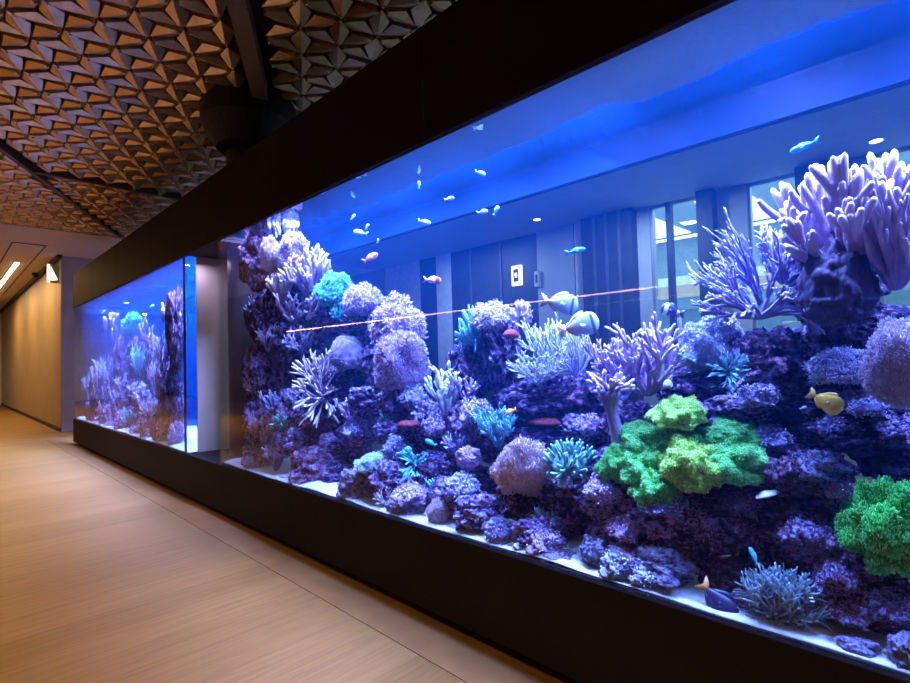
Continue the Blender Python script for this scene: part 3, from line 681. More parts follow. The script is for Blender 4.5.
# ================================================================== the reef
# ---- live rock of the near tank: px, py, w, h, depth in tank, what it is
ROCKS = [
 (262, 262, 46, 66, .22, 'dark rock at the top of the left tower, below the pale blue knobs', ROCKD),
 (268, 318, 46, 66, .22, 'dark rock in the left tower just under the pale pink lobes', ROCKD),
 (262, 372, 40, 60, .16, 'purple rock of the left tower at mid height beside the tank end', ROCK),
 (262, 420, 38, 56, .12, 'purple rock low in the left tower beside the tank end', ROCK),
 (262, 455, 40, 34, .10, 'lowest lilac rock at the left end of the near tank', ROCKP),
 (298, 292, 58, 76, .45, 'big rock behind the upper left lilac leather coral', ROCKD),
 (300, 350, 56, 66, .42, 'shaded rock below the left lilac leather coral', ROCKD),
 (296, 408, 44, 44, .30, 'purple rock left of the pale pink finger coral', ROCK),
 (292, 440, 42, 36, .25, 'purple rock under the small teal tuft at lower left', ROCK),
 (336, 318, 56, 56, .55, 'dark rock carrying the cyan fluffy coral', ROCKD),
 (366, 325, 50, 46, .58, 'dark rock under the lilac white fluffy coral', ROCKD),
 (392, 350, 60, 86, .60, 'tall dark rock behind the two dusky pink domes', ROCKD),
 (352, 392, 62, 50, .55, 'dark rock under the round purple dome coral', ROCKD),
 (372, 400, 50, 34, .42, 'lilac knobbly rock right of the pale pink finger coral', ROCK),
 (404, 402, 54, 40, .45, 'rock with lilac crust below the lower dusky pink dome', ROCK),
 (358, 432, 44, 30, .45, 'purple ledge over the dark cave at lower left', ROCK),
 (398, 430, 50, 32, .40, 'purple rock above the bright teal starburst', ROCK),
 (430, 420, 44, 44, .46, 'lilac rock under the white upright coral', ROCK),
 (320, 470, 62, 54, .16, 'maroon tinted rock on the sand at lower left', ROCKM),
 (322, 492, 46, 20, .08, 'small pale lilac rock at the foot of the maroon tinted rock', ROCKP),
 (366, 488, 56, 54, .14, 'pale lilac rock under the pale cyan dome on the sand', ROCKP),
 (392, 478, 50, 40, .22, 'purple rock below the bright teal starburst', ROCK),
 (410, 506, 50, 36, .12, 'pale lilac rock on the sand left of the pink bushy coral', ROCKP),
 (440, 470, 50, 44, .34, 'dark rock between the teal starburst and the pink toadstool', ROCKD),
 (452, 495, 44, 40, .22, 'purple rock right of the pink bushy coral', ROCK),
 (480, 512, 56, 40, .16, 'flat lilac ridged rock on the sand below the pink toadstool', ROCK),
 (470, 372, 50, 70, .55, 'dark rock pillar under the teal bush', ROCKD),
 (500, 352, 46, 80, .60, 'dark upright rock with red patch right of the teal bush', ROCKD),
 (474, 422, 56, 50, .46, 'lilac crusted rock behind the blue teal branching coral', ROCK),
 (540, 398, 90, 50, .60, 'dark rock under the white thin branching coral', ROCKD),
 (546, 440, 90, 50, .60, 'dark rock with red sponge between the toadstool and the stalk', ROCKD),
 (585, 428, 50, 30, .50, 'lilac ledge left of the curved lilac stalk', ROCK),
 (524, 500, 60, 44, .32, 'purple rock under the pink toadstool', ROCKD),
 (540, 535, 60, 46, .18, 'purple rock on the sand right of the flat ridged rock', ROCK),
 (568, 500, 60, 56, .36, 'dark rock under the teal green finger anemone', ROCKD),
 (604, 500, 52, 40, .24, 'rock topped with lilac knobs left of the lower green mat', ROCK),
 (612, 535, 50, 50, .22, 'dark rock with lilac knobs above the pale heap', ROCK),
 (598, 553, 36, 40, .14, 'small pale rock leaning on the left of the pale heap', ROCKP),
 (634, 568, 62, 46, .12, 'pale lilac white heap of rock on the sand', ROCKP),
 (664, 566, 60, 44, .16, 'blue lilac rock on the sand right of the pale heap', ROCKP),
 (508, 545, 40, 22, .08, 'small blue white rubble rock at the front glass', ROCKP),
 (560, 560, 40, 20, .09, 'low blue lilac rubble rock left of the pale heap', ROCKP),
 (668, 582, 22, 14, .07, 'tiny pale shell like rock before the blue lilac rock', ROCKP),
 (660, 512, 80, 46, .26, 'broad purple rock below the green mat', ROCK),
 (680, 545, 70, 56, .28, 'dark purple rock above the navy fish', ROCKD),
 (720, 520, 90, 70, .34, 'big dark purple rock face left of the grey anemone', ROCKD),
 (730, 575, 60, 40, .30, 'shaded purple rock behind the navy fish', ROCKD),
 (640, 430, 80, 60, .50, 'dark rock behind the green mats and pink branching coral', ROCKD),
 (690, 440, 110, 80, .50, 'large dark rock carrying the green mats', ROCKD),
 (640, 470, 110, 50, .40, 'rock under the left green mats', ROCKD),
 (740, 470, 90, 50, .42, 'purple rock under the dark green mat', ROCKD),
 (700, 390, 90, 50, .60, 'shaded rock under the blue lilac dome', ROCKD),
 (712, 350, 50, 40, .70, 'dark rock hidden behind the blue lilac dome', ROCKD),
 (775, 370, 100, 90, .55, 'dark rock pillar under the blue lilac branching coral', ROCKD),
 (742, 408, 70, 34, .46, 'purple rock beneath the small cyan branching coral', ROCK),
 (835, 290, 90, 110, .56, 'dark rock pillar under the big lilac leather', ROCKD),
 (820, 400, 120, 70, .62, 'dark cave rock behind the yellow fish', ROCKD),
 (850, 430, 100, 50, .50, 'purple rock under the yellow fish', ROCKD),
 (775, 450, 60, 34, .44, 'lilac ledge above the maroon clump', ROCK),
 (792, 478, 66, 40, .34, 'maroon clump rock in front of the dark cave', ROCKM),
 (822, 470, 60, 44, .36, 'blue lilac knobbly rock right of the maroon clump', ROCK),
 (800, 520, 120, 60, .50, 'dark rock in the shade below the maroon clump', ROCKD),
 (812, 540, 70, 44, .30, 'purple knobbly rock above the grey anemone', ROCK),
 (843, 500, 40, 30, .34, 'small lilac rock left of the vivid green mat', ROCK),
 (850, 560, 60, 46, .24, 'purple rock below the left edge of the vivid green mat', ROCK),
 (836, 590, 50, 50, .18, 'lilac rock right of the grey anemone', ROCK),
 (880, 600, 90, 60, .26, 'dark purple rock in the bottom right corner', ROCKD),
 (880, 540, 90, 90, .40, 'dark rock carrying the vivid green mat', ROCKD),
 (858, 646, 38, 22, .07, 'small pale rock on the sand at lower right', ROCKP),
 (905, 655, 30, 50, .06, 'lilac rock at the right frame edge on the sand', ROCKP),
 (738, 606, 24, 24, .14, 'small lilac rock between the navy fish and the grey anemone', ROCK),
 (900, 450, 90, 90, .60, 'shaded rock under the brown cap coral', ROCKD),

 (786, 560, 90, 70, .55, 'dark backing rock behind the grey anemone', ROCKD),
 (850, 570, 80, 80, .55, 'dark backing rock behind the lilac knobs at lower right', ROCKD),
 (640, 520, 90, 60, .55, 'dark backing rock under the green mats', ROCKD),
 (330, 420, 70, 60, .62, 'dark backing rock deep in the lower left cave', ROCKD),
 (344, 455, 60, 40, .50, 'dark backing rock at the floor of the lower left cave', ROCKD),
 (430, 450, 70, 60, .62, 'dark backing rock behind the bright teal starburst', ROCKD),
 (500, 430, 80, 70, .66, 'dark backing rock behind the blue teal branching coral', ROCKD),
 (590, 400, 80, 60, .68, 'dark backing rock behind the curved stalk', ROCKD),
 (600, 465, 90, 70, .58, 'dark backing rock behind the teal green finger anemone', ROCKD),
 (830, 355, 90, 70, .66, 'dark backing rock above the cave of the yellow fish', ROCKD),
 (870, 330, 80, 60, .62, 'dark backing rock behind the brown purple cap', ROCKD),
 (770, 440, 120, 70, .66, 'dark backing rock right of the green mats', ROCKD),
 (880, 400, 90, 80, .66, 'dark backing rock under the lilac fuzzy mat', ROCKD),
 (468, 488, 70, 50, .52, 'dark backing rock under the rubble block left of the toadstool', ROCKD),
 (566, 528, 80, 60, .50, 'dark backing rock below the teal green finger anemone', ROCKD),
 (350, 478, 60, 40, .40, 'dark backing rock behind the pale cyan dome', ROCKD),
]
for r in ROCKS: rock(*r)

# ---- corals of the near tank
C = coral
C('leather_coral', 'bigleather', [LILAC], 850, 218, 122, 112, .34, 'tall lilac finger leather coral crowning the right rock pillar', v=1, dep=.40, face=12)
C('leather_coral', 'bigleather', [LILAC], 902, 235, 66, 104, .30, 'lilac finger leather coral cut by the right frame edge', v=2, face=12)
C('leather_coral', 'smooth', [STALKD], 836, 285, 66, 86, .30, 'dark domed stalk under the tall lilac leather coral', v=1, dep=.25)
C('branching_coral', 'widefan', [LILACB], 770, 282, 138, 96, .34, 'wide blue lilac branching coral left of the tall leather', v=3, dep=.36, face=22)
C('branching_coral', 'fan', [LILACB], 728, 268, 66, 88, .40, 'blue lilac branching coral leaning left before the window panel', v=4, roll=-38, face=15)
C('branching_coral', 'bush', [LILACB], 790, 252, 56, 62, .46, 'small blue lilac branching coral standing behind the wide one', v=5)
C('dome_coral', 'mat', [BLUEL, BLUEL], 714, 342, 62, 58, .56, 'smooth blue lilac dome coral under the wide branching coral', v=2, face=15)
C('branching_coral', 'tuft', [CYAN], 728, 371, 38, 42, .30, 'small bright cyan branching coral below the blue lilac dome', v=4, face=72)
C('branching_coral', 'bush', [PINKL], 648, 358, 82, 78, .34, 'dense pink lilac branching coral left of the windows', v=1, dep=.30, face=14)
C('branching_coral', 'bush', [PINKL], 612, 358, 50, 58, .40, 'pink lilac branching coral joining the dense one on its left', v=2, face=14)
C('leather_coral', 'curved', [STALK, PINKL], 611, 406, 46, 72, .22, 'lilac leather coral with flower like crown on a curved stalk', v=1)
C('thin_coral', 'thin', [WHITE], 550, 346, 66, 58, .52, 'white thin branching coral below the two grey tangs', v=1, face=10)
C('thin_coral', 'thin', [WHITE], 534, 368, 52, 36, .42, 'low white thin branching coral over the dark cave', v=2, face=20)
C('thin_coral', 'thin', [LILACB], 572, 352, 36, 50, .48, 'blue lilac thin branching coral under the larger tang', v=3)
C('bush_coral', 'finger', [CYAN, CYAN], 472, 330, 34, 48, .46, 'teal bush coral on the left of the middle rock top', v=3, face=12)
C('frilly_coral', 'fluff', [PALEP], 494, 318, 46, 32, .52, 'pinkish white frilly coral on the middle rock top', v=1)
C('knob_coral', 'knob', [LILAC], 521, 312, 22, 24, .50, 'small lilac knob coral at the right of the middle rock top', v=1)
C('upright_coral', 'upright', [WHITE], 444, 390, 38, 50, .36, 'white upright finger coral left of the middle pillar', v=1)
C('branching_coral', 'bush', [CYAN], 495, 424, 42, 50, .30, 'blue teal branching coral left of the pink toadstool', v=2, face=30)
C('toadstool_coral', 'toad', [PINK, PINK], 523, 464, 64, 76, .22, 'large pink toadstool coral with fringe of fine polyps', v=1, face=48, dep=.26)
C('finger_anemone', 'finger', [TEALG, TEALG], 572, 460, 54, 44, .22, 'teal green finger anemone right of the pink toadstool', 'anemone', v=1, face=25)
C('starburst_anemone', 'tuft', [TEAL], 418, 464, 38, 34, .22, 'bright teal starburst anemone at lower left', 'anemone', v=1, face=72)
C('dome_coral', 'fluff', [PALEC, PALEC], 372, 463, 34, 20, .16, 'pale cyan dome coral on the pale lilac rock', v=2)
C('bush_coral', 'fluff', [PINKD, PINK], 438, 512, 22, 30, .11, 'pink bushy coral at the front of the sand', v=3, face=30)
C('finger_coral', 'tuft', [PALEP], 319, 394, 50, 60, .24, 'pale pink finger coral fanning out at mid left', v=2, face=72)
C('finger_coral', 'tuft', [PALEP], 318, 366, 50, 34, .30, 'dusky pink finger coral above the pale pink one', v=3, face=10)
C('polyp_dome', 'fluff', [PINKD, PINKD], 398, 322, 54, 54, .46, 'upper dusky pink dome of polyps', v=4, face=20)
C('polyp_dome', 'toad', [PINKD, PINKD], 402, 360, 56, 64, .38, 'lower dusky pink dome with fringe of polyps', v=2, face=30)
C('fluffy_coral', 'fluff', [LILAC, LILAC], 364, 300, 40, 32, .48, 'lilac white fluffy coral right of the cyan one', v=1)
C('fluffy_coral', 'fluff', [TEAL, TEAL], 334, 290, 38, 34, .44, 'cyan fluffy coral on the left reef slope', v=2)
C('fluffy_coral', 'small', [TEAL], 340, 312, 20, 22, .42, 'small cyan tuft hanging under the cyan fluffy coral', v=3, face=40)
C('dome_coral', 'cap', [PURPD, PURPD], 348, 352, 38, 34, .40, 'round purple dome coral in the left cave mouth', v=3)
C('lobe_coral', 'fluff', [PALEP, PALEP], 271, 254, 20, 34, .14, 'pale pink lobe coral near the tank end', v=1, face=20)
C('lobe_coral', 'fluff', [LILAC, LILAC], 292, 253, 34, 40, .26, 'lilac lobe coral behind the small pink fish', v=2, face=10)
C('leather_coral', 'bigleather', [LILAC], 308, 272, 44, 50, .34, 'lilac leather coral on the upper left slope', v=3, face=10)
C('lobe_coral', 'bigleather', [PALEP], 286, 284, 36, 38, .24, 'pink lilac lobe coral below the upper leather', v=4, face=10)
C('branching_coral', 'small', [LILAC], 296, 308, 40, 36, .28, 'lilac branching coral on the left tower', v=4, face=30)
C('branching_coral', 'small', [PALEP], 320, 302, 26, 44, .36, 'whitish slanting branch left of the cyan tuft', v=5, face=20, roll=30)
C('knob_coral', 'knob', [BLUEL], 262, 222, 32, 20, .20, 'pale blue knob coral at the very top of the left tower', v=2)
C('knob_coral', 'knob', [BLUEL], 291, 222, 16, 24, .28, 'pale blue white knob coral right of the tower top', v=3)
C('knob_coral', 'lobes', [BLUEL], 277, 228, 18, 20, .22, 'small pale blue lobe coral between the tower top knobs', v=1)
for i, (x, y, w, h, Y, k, m, t) in enumerate((
 (262, 312, 32, 34, .13, 'small', LILACB, 'on the left tower under the dark rock'),
 (268, 338, 24, 30, .12, 'small', LILACB, 'half way up the left tower'),
 (256, 384, 24, 34, .08, 'small', PINKD, 'on the left tower beside the tank end'),
 (275, 400, 30, 26, .12, 'small', LILACB, 'left of the pale pink finger coral'),
 (284, 420, 26, 20, .16, 'small', TEAL, 'at lower left above the purple rock, teal'),
 (262, 430, 26, 40, .06, 'small', PINKD, 'low in front of the left tower'),
 (276, 456, 26, 36, .07, 'small', LILACB, 'above the sand at the tank end'),
 (300, 340, 34, 30, .30, 'small', LILACB, 'under the lilac branching coral on the left'),
 (352, 408, 34, 26, .34, 'small', LILAC, 'right of the pale pink finger coral'),
 (376, 384, 26, 26, .44, 'small', LILACB, 'below the round purple dome'),
 (386, 420, 14, 16, .30, 'small', TEAL, 'in the lower left rock, tiny bright teal'),
 (362, 424, 36, 20, .36, 'knob', LILACB, 'on the ledge over the dark cave'),
 (398, 446, 30, 20, .28, 'knob', LILACB, 'just over the bright teal starburst'),
 (412, 396, 30, 24, .38, 'knob', LILACB, 'below the fringe of the lower dusky pink dome'),
 (436, 424, 28, 22, .34, 'knob', LILAC, 'below the white upright coral'),
 (466, 388, 40, 34, .42, 'small', PINKL, 'on the pillar below the teal bush'),
 (476, 410, 34, 26, .36, 'knob', LILAC, 'above the blue teal branching coral'),
 (456, 440, 30, 24, .32, 'small', LILACB, 'left of the blue teal branching coral'),
 (436, 484, 22, 18, .20, 'small', CYAN, 'above the pink bushy coral, pale cyan'),
 (462, 484, 36, 22, .18, 'knob', LILACB, 'on the rock right of the pink bushy coral'),
 (412, 492, 40, 20, .12, 'knob', LILAC, 'on the rock below the teal starburst'),
 (352, 486, 30, 20, .09, 'knob', BLUEL, 'on the pale lilac rock by the front glass'),
 (386, 496, 26, 22, .10, 'small', PALEP, 'beside the pale lilac rock near the sand'),
 (400, 512, 30, 16, .07, 'knob', CYAN, 'at the front glass, pale blue green'),
 (498, 528, 30, 24, .10, 'knob', LILACB, 'on the flat ridged rock by the sand'),
 (548, 518, 34, 26, .22, 'small', CYAN, 'on the rock under the pink toadstool, grey teal'),
 (546, 540, 40, 24, .12, 'knob', LILAC, 'near the front glass below the toadstool'),
 (604, 488, 40, 22, .18, 'knob', LILAC, 'on the rock left of the lower green mat'),
 (624, 528, 36, 24, .15, 'knob', LILAC, 'above the pale heap of rock'),
 (660, 528, 30, 22, .20, 'knob', LILAC, 'below the green mats at mid height'),
 (664, 500, 50, 14, .18, 'knob', LILACB, 'along the rim of the broad purple rock'),
 (622, 562, 44, 30, .09, 'knob', WHITE, 'over the pale heap of rock'),
 (650, 575, 40, 24, .08, 'knob', BLUEL, 'at the foot of the pale heap of rock'),
 (588, 424, 30, 20, .40, 'knob', PINKL, 'on the ledge left of the curved stalk'),
 (770, 436, 40, 18, .38, 'knob', LILACB, 'on the ledge above the maroon clump'),
 (788, 470, 40, 30, .26, 'knob', ROCKM, 'on the maroon clump'),
 (818, 466, 46, 28, .28, 'knob', ROCKP, 'right of the maroon clump'),
 (812, 532, 56, 30, .22, 'knob', ROCK, 'above the grey anemone'),
 (862, 402, 50, 20, .40, 'knob', LILACB, 'behind the yellow fish'),
 (834, 424, 30, 18, .40, 'knob', LILACB, 'below the yellow fish'),
 (890, 428, 60, 24, .46, 'knob', ROCK, 'right of the yellow fish'),
 (758, 394, 40, 22, .36, 'knob', LILACB, 'right of the small cyan branching coral'),
 (838, 578, 34, 26, .12, 'knob', ROCK, 'right of the grey anemone near its top'),
 (850, 612, 40, 22, .12, 'knob', ROCK, 'low beside the grey anemone'),
 (886, 605, 44, 30, .16, 'knob', ROCK, 'under the vivid green mat'),
 (840, 490, 26, 18, .28, 'knob', LILAC, 'left of the vivid green mat'),
 (690, 408, 34, 14, .34, 'knob', PINKL, 'behind the upper green mat'),
 (706, 520, 46, 30, .24, 'knob', ROCK, 'on the big dark rock face left'),
 (740, 500, 40, 24, .26, 'knob', ROCK, 'on the big dark rock face under the dark green mat'),
)):
    nm = {id(LILACB): 'blue lilac', id(LILAC): 'lilac', id(ROCK): 'purple', id(ROCKP): 'pale violet', id(ROCKM): 'maroon', id(PINKD): 'dusky pink', id(TEAL): 'teal', id(PINKL): 'pink lilac', id(CYAN): 'cyan', id(BLUEL): 'pale blue', id(PALEP): 'pale pink', id(WHITE): 'whitish'}[id(m)]
    C('branching_coral' if k == 'small' else 'encrusting_coral', k, [m], x, y, w, h, Y, 'small %s %s coral %s' % (nm, 'branching' if k == 'small' else 'knobbly', t), v=1 + i % 5, face=25, group='small reef corals')
# green star polyp mats
for i, (x, y, w, h, Y, m, t) in enumerate((
 (676, 411, 46, 24, .26, GREENY, 'topmost bright green polyp mat, two rounded cushions'),
 (646, 438, 50, 30, .30, GREEN, 'green polyp mat right of the curved stalk'),
 (686, 438, 56, 26, .34, GREEN, 'shaded green polyp mat below the topmost cushion'),
 (616, 464, 34, 36, .22, GREEN, 'green polyp mat furthest left, above the lilac knobs'),
 (648, 464, 44, 32, .22, GREEN, 'green polyp mat in the centre left of the cluster'),
 (692, 462, 52, 40, .20, GREENY, 'brightest yellow green polyp mat at the cluster centre'),
 (654, 487, 40, 32, .17, GREEN, 'lowest green polyp mat over the broad purple rock'),
 (738, 460, 54, 36, .28, GREEN, 'dark green polyp mat on the right of the cluster'),
 (735, 432, 46, 22, .36, GREEN, 'dim green polyp mat at the upper right of the cluster'),
)):
    C('polyp_mat', 'mat', [m, m], x, y, w * 1.18, h * 1.18, Y, t, 'polyp mat', v=1 + i % 3, face=25)
C('polyp_mat', 'mat', [GREENV, GREENV], 886, 524, 84, 92, .20, 'large vivid green polyp mat at the right frame edge', 'polyp mat', v=4, face=20, dep=.25)
C('anemone', 'anem', [BROWNP, GREYT], 783, 602, 84, 82, .13, 'grey teal anemone with long tentacles by the front glass', 'anemone', v=1, face=30, dep=.20)
C('cap_coral', 'cap', [BROWNP, BROWNP], 908, 362, 78, 90, .22, 'brown purple cap coral at the right frame edge', v=3, face=25)
C('polyp_mat', 'fluff', [LILACB, LILACB], 846, 366, 66, 36, .42, 'lilac fuzzy polyp mat in the shade left of the brown cap', 'polyp mat', v=3)
C('sponge', 'dome', [RED], 548, 421, 40, 8, .50, 'flat red sponge on the dark rock left of the curved stalk', 'sponge', v=1)
C('sponge', 'dome', [RED], 511, 334, 16, 10, .36, 'dull red sponge patch on the middle pillar', 'sponge', v=2)
C('sponge', 'dome', [RED], 408, 424, 22, 8, .28, 'dull red sponge patch on the lower left rock', 'sponge', v=3)
C('shell', 'dome', [CREAMM], 668, 384, 9, 9, .24, 'small white shell between the pink branching coral and upper green mat', 'shell', v=4)
C('shell', 'dome', [CREAMM], 518, 546, 10, 7, .05, 'small pale shell on the sand by the front glass', 'shell', v=1)
C('shell', 'dome', [CREAMM], 767, 494, 22, 6, .22, 'pale flat shell below the dark green mat', 'shell', v=2, roll=-20)
rock(328, 440, 18, 16, .34, 'greyish block of coral rubble in the lower left cave', PINKD)
rock(468, 458, 26, 26, .26, 'smooth dusky lilac rubble block left of the pink toadstool', PINKD)

# ---- far tank
for r in (
 (176, 330, 20, 90, .10, 'tall dark rock at the right end of the far tank', ROCKD),
 (174, 400, 22, 70, .10, 'dark rock at the foot of the far tank tower', ROCKD),
 (165, 380, 18, 70, .20, 'purple rock left of the far tank tower', ROCK),
 (163, 425, 24, 40, .12, 'low purple rock in the far tank beside the tower', ROCKM),
 (150, 425, 20, 36, .10, 'maroon rock low in the far tank', ROCKM),
 (150, 385, 18, 60, .30, 'dark rock in the middle of the far tank', ROCKD),
 (136, 360, 18, 50, .40, 'rock under the cyan coral of the far tank', ROCKD),
 (135, 405, 20, 50, .25, 'purple rock in the left half of the far tank', ROCK),
 (122, 365, 16, 60, .40, 'dark rock pillar under the pale coral of the far tank', ROCKD),
 (120, 410, 16, 40, .20, 'maroon rock near the front of the far tank', ROCKM),
 (138, 436, 18, 24, .08, 'pale lilac rock on the sand of the far tank', ROCKP),
 (108, 395, 14, 50, .28, 'blue purple rock left in the far tank', ROCK),
 (106, 420, 14, 30, .12, 'low rock left on the sand of the far tank', ROCKM),
 (96, 395, 12, 50, .14, 'purple rock near the far end of the far tank', ROCK),
 (90, 412, 10, 24, .08, 'lowest rock at the far end of the far tank', ROCKP),
 (170, 430, 26, 34, .06, 'lilac rock at the foot of the far tank tower on the sand', ROCKP),
 (144, 400, 22, 40, .16, 'lilac rock in the middle front of the far tank', ROCKP),
 (126, 425, 22, 34, .06, 'purple rock at the front glass of the far tank', ROCK),
 (155, 440, 22, 24, .05, 'purple rock on the sand in the far tank middle', ROCK),
 (112, 430, 16, 20, .05, 'lilac rock on the sand left in the far tank', ROCKP),
 (152, 352, 14, 40, .30, 'purple rock under the lilac coral of the far tank', ROCK),
): rock(*r)
for i, (x, y, w, h, Y, k, m, t) in enumerate((
 (114, 328, 14, 26, .36, 'lobes', LILAC, 'pale lilac leather coral on the left pillar of the far tank'),
 (132, 324, 14, 20, .40, 'fluff', TEAL, 'cyan fluffy coral in the far tank'),
 (146, 332, 10, 26, .34, 'lobes', LILAC, 'lilac coral right of the cyan one in the far tank'),
 (170, 318, 12, 36, .14, 'lobes', PALEP, 'pale coral up the far tank tower'),
 (163, 350, 12, 36, .16, 'small', LILACB, 'lilac branching coral on the far tank tower'),
 (158, 372, 14, 30, .20, 'small', LILAC, 'lilac branching coral half way up the far tank'),
 (140, 360, 12, 24, .30, 'tuft', CYAN, 'blue cyan tuft coral in the far tank middle'),
 (124, 385, 14, 24, .22, 'small', LILAC, 'lilac branching coral below the pale one in the far tank'),
 (108, 372, 12, 28, .26, 'small', LILACB, 'blue lilac branching coral left in the far tank'),
 (98, 376, 10, 30, .14, 'upright', WHITE, 'white upright coral near the end of the far tank'),
 (164, 412, 16, 24, .08, 'small', PALEP, 'pale pink branching coral low in the far tank'),
 (150, 408, 14, 22, .10, 'tuft', PALEP, 'pale pink tuft low in the middle of the far tank'),
 (131, 416, 12, 16, .10, 'tuft', TEAL, 'small teal tuft low in the far tank'),
 (176, 432, 12, 20, .05, 'knob', LILACB, 'blue lilac knob coral at the sand below the far tank tower'),
 (118, 402, 12, 22, .12, 'upright', PINKL, 'pink lilac upright coral in front of the far tank'),
 (104, 412, 10, 20, .08, 'small', PALEP, 'pale pink branching coral at the left front of the far tank'),
 (88, 385, 8, 26, .06, 'small', BLUEL, 'pale blue branching coral at the far end of the far tank'),
)): C('branching_coral' if k in ('small', 'upright') else 'tuft_coral' if k == 'tuft' else 'lobe_coral', k, [m], x, y, w * 1.3, h * 1.2, Y, t, v=1 + i % 3, face=15)

# ------------------------------------------------------------------ fish
def fmat(name, stops, rough=.35, interp='LINEAR', axis='X'):
    m, nt, out = nodes(name); L = nt.links.new
    p = N(nt, 'ShaderNodeBsdfPrincipled', Roughness=rough); tc = N(nt, 'ShaderNodeTexCoord'); sp = N(nt, 'ShaderNodeSeparateXYZ')
    L(tc.outputs['Object'], sp.inputs[0]); ad = N(nt, 'ShaderNodeMath', operation='ADD'); L(sp.outputs[axis], ad.inputs[0]); ad.inputs[1].default_value = .5
    r = ramp(nt, stops, interp); L(ad.outputs[0], r.inputs['Fac']); L(r.outputs[0], p.inputs['Base Color']); L(p.outputs[0], out.inputs[0]); return m
def solid(name, c, rough=.4): return fmat(name, [(0, [x * .85 for x in c]), (1, c)], rough)
EYEM = plain('fish_eye', (.01, .01, .012), .15)
def fish_body(deep, wide, snout=.5):
    n, m = 22, 16; t = np.linspace(0, 1, n)            # head t=0 .. tail root t=1
    hgt = deep * (np.sin(PI * np.clip(t, 0, 1) ** .62) ** .8 * (1 - .2 * t) + .10 * t) ; hgt[0] = deep * .04
    hgt = np.maximum(hgt, deep * .05 + .10 * deep * t); wd = wide * np.sin(PI * np.clip(t * .96 + .02, 0, 1) ** .6) ** .7 + .006
    a = np.linspace(0, 2 * PI, m, endpoint=False); x = .5 - t * .78
    V = np.stack([np.repeat(x, m), (wd[:, None] / 2 * np.cos(a)).ravel(), (hgt[:, None] / 2 * np.sin(a)).ravel()], 1)
    i = np.arange(n - 1)[:, None]; j = np.arange(m)[None]; j2 = (j + 1) % m
    q = np.stack([i * m + j, i * m + j2, (i + 1) * m + j2, (i + 1) * m + j], -1).reshape(-1, 4)
    V = np.concatenate([V, [[.505, 0, 0], [-.285, 0, 0]]]); j = np.arange(m); j2 = (j + 1) % m
    t1 = np.stack([j2, j, np.full(m, n * m)], 1); t2 = np.stack([(n - 1) * m + j, (n - 1) * m + j2, np.full(m, n * m + 1)], 1)
    return mesh_np('body', V, [q, np.concatenate([t1, t2])]), (x, hgt)
def fin(name, pts, th=.012, off=(0, 0, 0), yaw=0.):
    P = np.array([(p[0], 0, p[1]) for p in pts], float); n = len(P); c = P.mean(0)
    V = np.concatenate([P + (0, th * .3, 0), P - (0, th * .3, 0), [c + (0, th, 0), c - (0, th, 0)]])
    i = np.arange(n); j = (i + 1) % n
    Q = np.stack([i, j, j + n, i + n], 1); T = np.concatenate([np.stack([j, i, np.full(n, 2 * n)], 1), np.stack([i + n, j + n, np.full(n, 2 * n + 1)], 1)])
    V = np.array(V)
    if yaw: V = V - P[0]; ca, sa = math.cos(yaw), math.sin(yaw); V = np.stack([V[:, 0] * ca - V[:, 1] * sa, V[:, 0] * sa + V[:, 1] * ca, V[:, 2]], 1) + P[0]
    return mesh_np(name, V + np.array(off), [Q, T])
_FM = {}
def fish_meshes(key, deep, wide, fork, finh, simple):
    if key in _FM: return _FM[key]
    body, (x, hg) = fish_body(deep, wide); top = lambda xx: float(np.interp(-xx, -x, hg / 2))
    parts = [('body', body, 'body')]
    tl = .5 * deep if deep < .5 else .2
    tl = max(tl, .15)
    parts.append(('tail_fin', fin('tail_fin', [(-.25, .02), (-.36, tl * .7), (-.5, tl), (-.5 + fork * .12, .02), (-.5 + fork * .12, -.02), (-.5, -tl), (-.36, -tl * .7), (-.25, -.02)]), 'tail'))
    xs = np.linspace(.22, -.25, 8)
    dz = [(float(q), top(q) * .9) for q in xs] + [(float(q), top(q) + finh * (.55 + .45 * math.sin(k * .6))) for k, q in list(enumerate(xs - .03))[::-1]]
    parts.append(('dorsal_fin', fin('dorsal_fin', dz), 'fin'))
    xs = np.linspace(.02, -.25, 6)
    az = [(float(q), -top(q) * .9) for q in xs] + [(float(q), -top(q) - finh * (.6 + .3 * math.sin(k * .8))) for k, q in list(enumerate(xs - .03))[::-1]]
    parts.append(('anal_fin', fin('anal_fin', az), 'fin'))
    if not simple:
        for sd in (1, -1):
            parts.append(('pectoral_fin', fin('pectoral_fin', [(.2, -.02), (.06, .05), (.02, -.04), (.08, -.10)], .008, (0, sd * wide * .48, 0), -sd * .35), 'fin'))
            V, T = ico(2); parts.append(('eye', mesh_np('eye', V * (.028, .016, .028) + np.array([.38, sd * wide * .33, deep * .07]), [T]), 'eye'))
    _FM[key] = parts; return parts
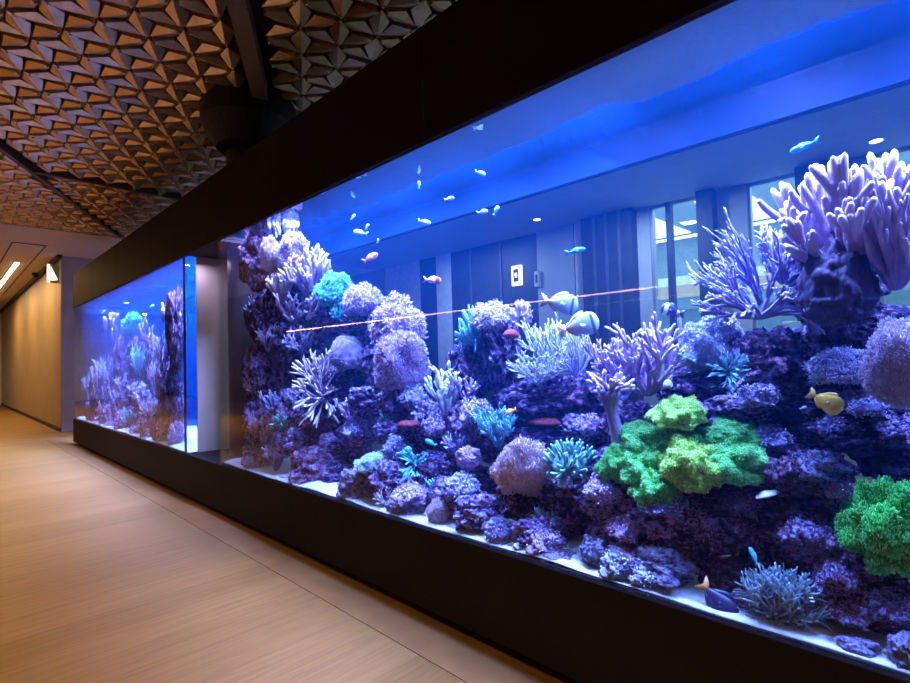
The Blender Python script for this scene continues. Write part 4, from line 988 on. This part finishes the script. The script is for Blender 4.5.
def fish(px, py, Lp, ang, Y, mats, label, shape='slim', cat='fish', name='reef_fish', yaw=0., group=None, extra=None):
    deep, wide, fork, finh = {'slim': (.26, .13, 1, .05), 'oval': (.38, .17, 1, .07), 'tang': (.62, .15, .4, .10), 'round': (.56, .20, .7, .09), 'wrasse': (.17, .10, .1, .03)}[shape]
    simple = Lp < 13
    parts = fish_meshes((shape, simple), deep, wide, fork, finh, simple)
    root = empty(name); tag(root, label, cat, group)
    for nm, me, role in parts:
        mt = mats.get(role) or mats.get('fin') if role == 'tail' else EYEM if role == 'eye' else mats.get(role) or mats['body']
        mt = mt or mats['body']
        c = me.copy(); c.materials.clear(); c.materials.append(mt); link(nm, c, None, root)
    p = at(px, py, Y); s = mpp(p) * Lp; d = unit(p - EYE)
    r = unit(np.cross(d, [0, 0, 1.])); u = np.cross(r, d); a = math.radians(ang)
    fx = r * math.cos(a) + u * math.sin(a)
    fx = unit(fx * math.cos(yaw) + d * math.sin(yaw)); fz = unit(u - fx * (u @ fx)) if abs(u @ fx) < .97 else unit(r - fx * (r @ fx)); fy = np.cross(fz, fx)
    m = np.eye(4); m[:3, 0], m[:3, 1], m[:3, 2], m[:3, 3] = fx * s, fy * s, fz * s, p
    root.matrix_world = Matrix(m.tolist()); return root
CYB = solid('cyan_blue_fish', (.04, .50, .85)); CHR = solid('pale_chromis', (.40, .80, .88)); PNK = solid('pink_fish', (.85, .28, .36))
CLB = fmat('banded_pink', [(0, (.85, .55, .5)), (.52, (.85, .55, .5)), (.64, (.9, .75, .75)), (.72, (.35, .04, .10)), (.86, (.30, .03, .10)), (.9, (.8, .4, .4))])
TNG = fmat('grey_blue_tang', [(0, (.8, .45, .36)), (.30, (.72, .46, .42)), (.48, (.45, .58, .72)), (.80, (.42, .60, .78)), (.82, (.06, .12, .2)), (.87, (.06, .12, .2)), (.89, (.5, .66, .8))])
TNT = solid('orange_pink_tail', (.85, .48, .36)); YEL = fmat('yellow_orange', [(0, (.55, .30, .08)), (.3, (.95, .58, .07)), (1, (1.0, .66, .10))]); NAVY = solid('navy_blue', (.008, .010, .05)); ORT = solid('orange_tail', (.95, .42, .12))
ORG = fmat('orange_banded', [(0, (.9, .35, .05)), (.55, (.9, .35, .05)), (.6, (.95, .9, .85)), (.68, (.95, .9, .85)), (.72, (.9, .35, .05))], interp='CONSTANT')
IDOL = fmat('idol_bands', [(0, (.9, .8, .6)), (.34, (.02, .03, .10)), (.70, (.95, .85, .65)), (.86, (.05, .05, .1))], interp='CONSTANT')
NEON = fmat('neon_wrasse', [(0, (.02, .03, .12)), (.44, (.02, .03, .12)), (.47, (.10, .55, .95)), (.53, (.10, .55, .95)), (.56, (.02, .03, .12))], axis='Z')
CLN = fmat('clown_dark', [(0, (.02, .02, .03)), (.5, (.9, .9, .9)), (.62, (.02, .02, .03)), (.8, (.9, .9, .9)), (.88, (.05, .03, .03))], interp='CONSTANT')
fish(805, 146, 27, 194, .40, {'body': CYB}, 'long cyan fish swimming left high on the right, below the small downlight', 'slim')
fish(575, 251, 21, 8, .40, {'body': CYB}, 'cyan blue fish swimming right in mid water before the dark panel', 'slim')
fish(370, 258, 18, 28, .40, {'body': PNK}, 'pink fish in open water left of the banded fish', 'oval')
fish(432, 280, 19, -6, .40, {'body': CLB}, 'pink and white fish with dark red band in open water', 'oval')
fish(559, 303, 38, -12, .30, {'body': TNG, 'tail': TNT}, 'pale blue grey tang with pink tail, the farther left one of the pair', 'round')
fish(578, 326, 42, 14, .26, {'body': TNG, 'tail': TNT}, 'pale blue grey tang with pink tail, the nearer lower one of the pair', 'round')
fish(673, 311, 24, 160, .50, {'body': IDOL, 'fin': NAVY}, 'dark blue banded fish with cream face in front of the bright window', 'round')
st = MB(); tt = np.linspace(0, 1, 8); fp = at(679, 318, .5); fs = mpp(fp)  # trailing fin streamer of the banded fish, kept as its own object
tubes(st, [np.stack([.4 * fs * np.sin(tt * 5), 0 * tt, -28 * fs * tt], 1)], [np.linspace(2.2, 1.2, 8) * fs], 8)
o = st.build('fish_streamer', WHITE, None, True); o.location = fp; tag(o, 'thin whitish fin streamer trailing below the dark banded fish', 'fin streamer')
fish(687, 358, 20, 152, .26, {'body': NEON}, 'slender dark fish with neon blue stripe left of the cyan branching coral', 'wrasse')
fish(825, 401, 33, -32, .26, {'body': YEL}, 'yellow orange fish in the dark cave on the right', 'tang')
fish(717, 600, 44, -46, .08, {'body': NAVY, 'tail': ORT}, 'navy blue fish with orange tail hovering over the sand', 'round')
fish(754, 557, 19, 112, .14, {'body': CYB}, 'small upright cyan fish above the grey anemone', 'slim')
fish(511, 411, 13, 200, .26, {'body': ORG}, 'tiny orange fish beside the blue teal branching coral', 'oval')
fish(293, 259, 12, 30, .18, {'body': PNK}, 'small pink fish in front of the upper left lilac lobes', 'oval')
fish(431, 443, 13, 150, .22, {'body': CYB}, 'small cyan fish above the bright teal starburst anemone', 'oval')
fish(812, 602, 11, 100, .06, {'body': CLN}, 'tiny black and white fish in the grey anemone', 'oval')
fish(803, 408, 7, 20, .24, {'body': CHR}, 'tiny white fish left of the yellow orange fish', 'oval')
for x, y, L, a, Y, t in (
 (480, 173, 12, -20, .40, 'uppermost, above the tall gap between the two leading chromis'), (449, 199, 11, 10, .40, 'alone left of the close pair'),
 (482, 212, 12, 8, .40, 'left one of the close pair'), (496, 211, 11, 60, .42, 'right one of the close pair'), (424, 222, 14, -14, .40, 'below and left of the close pair'),
 (413, 175, 8, 70, .42, 'standing for a whitish reflection near the surface, upper of two beside each other'), (419, 185, 8, 90, .42, 'standing for a whitish reflection near the surface, lower of two beside each other'), (391, 184, 7, 40, .44, 'standing for a whitish reflection near the surface, tiny'),  # whitish reflections modelled as small fish
 (353, 217, 7, 50, .44, 'small, over the lilac white fluffy coral'), (367, 227, 7, 60, .44, 'small, just over the pink fish'), (361, 233, 15, 170, .46, 'long, directly above the pink fish'),
 (331, 198, 7, 30, .46, 'tiny, nearest the hood at far left'), (378, 241, 5, 80, .44, 'tiniest, right above the pink fish'), (352, 183, 8, 40, .44, 'standing for a thin whitish reflection under the hood at the upper left')):
    fish(x, y, L, a, Y, {'body': CHR}, 'pale cyan chromis in open water, ' + t, 'oval', group='chromis shoal')
for i, (x, y, t) in enumerate(((126, 303, 'highest'), (152, 306, 'right'), (104, 312, 'left'))):
    fish(x, y, 5, 20 * i, .4, {'body': CHR}, 'tiny pale fish in the far tank, the %s one' % t, 'oval', group='tiny fish of the far tank')
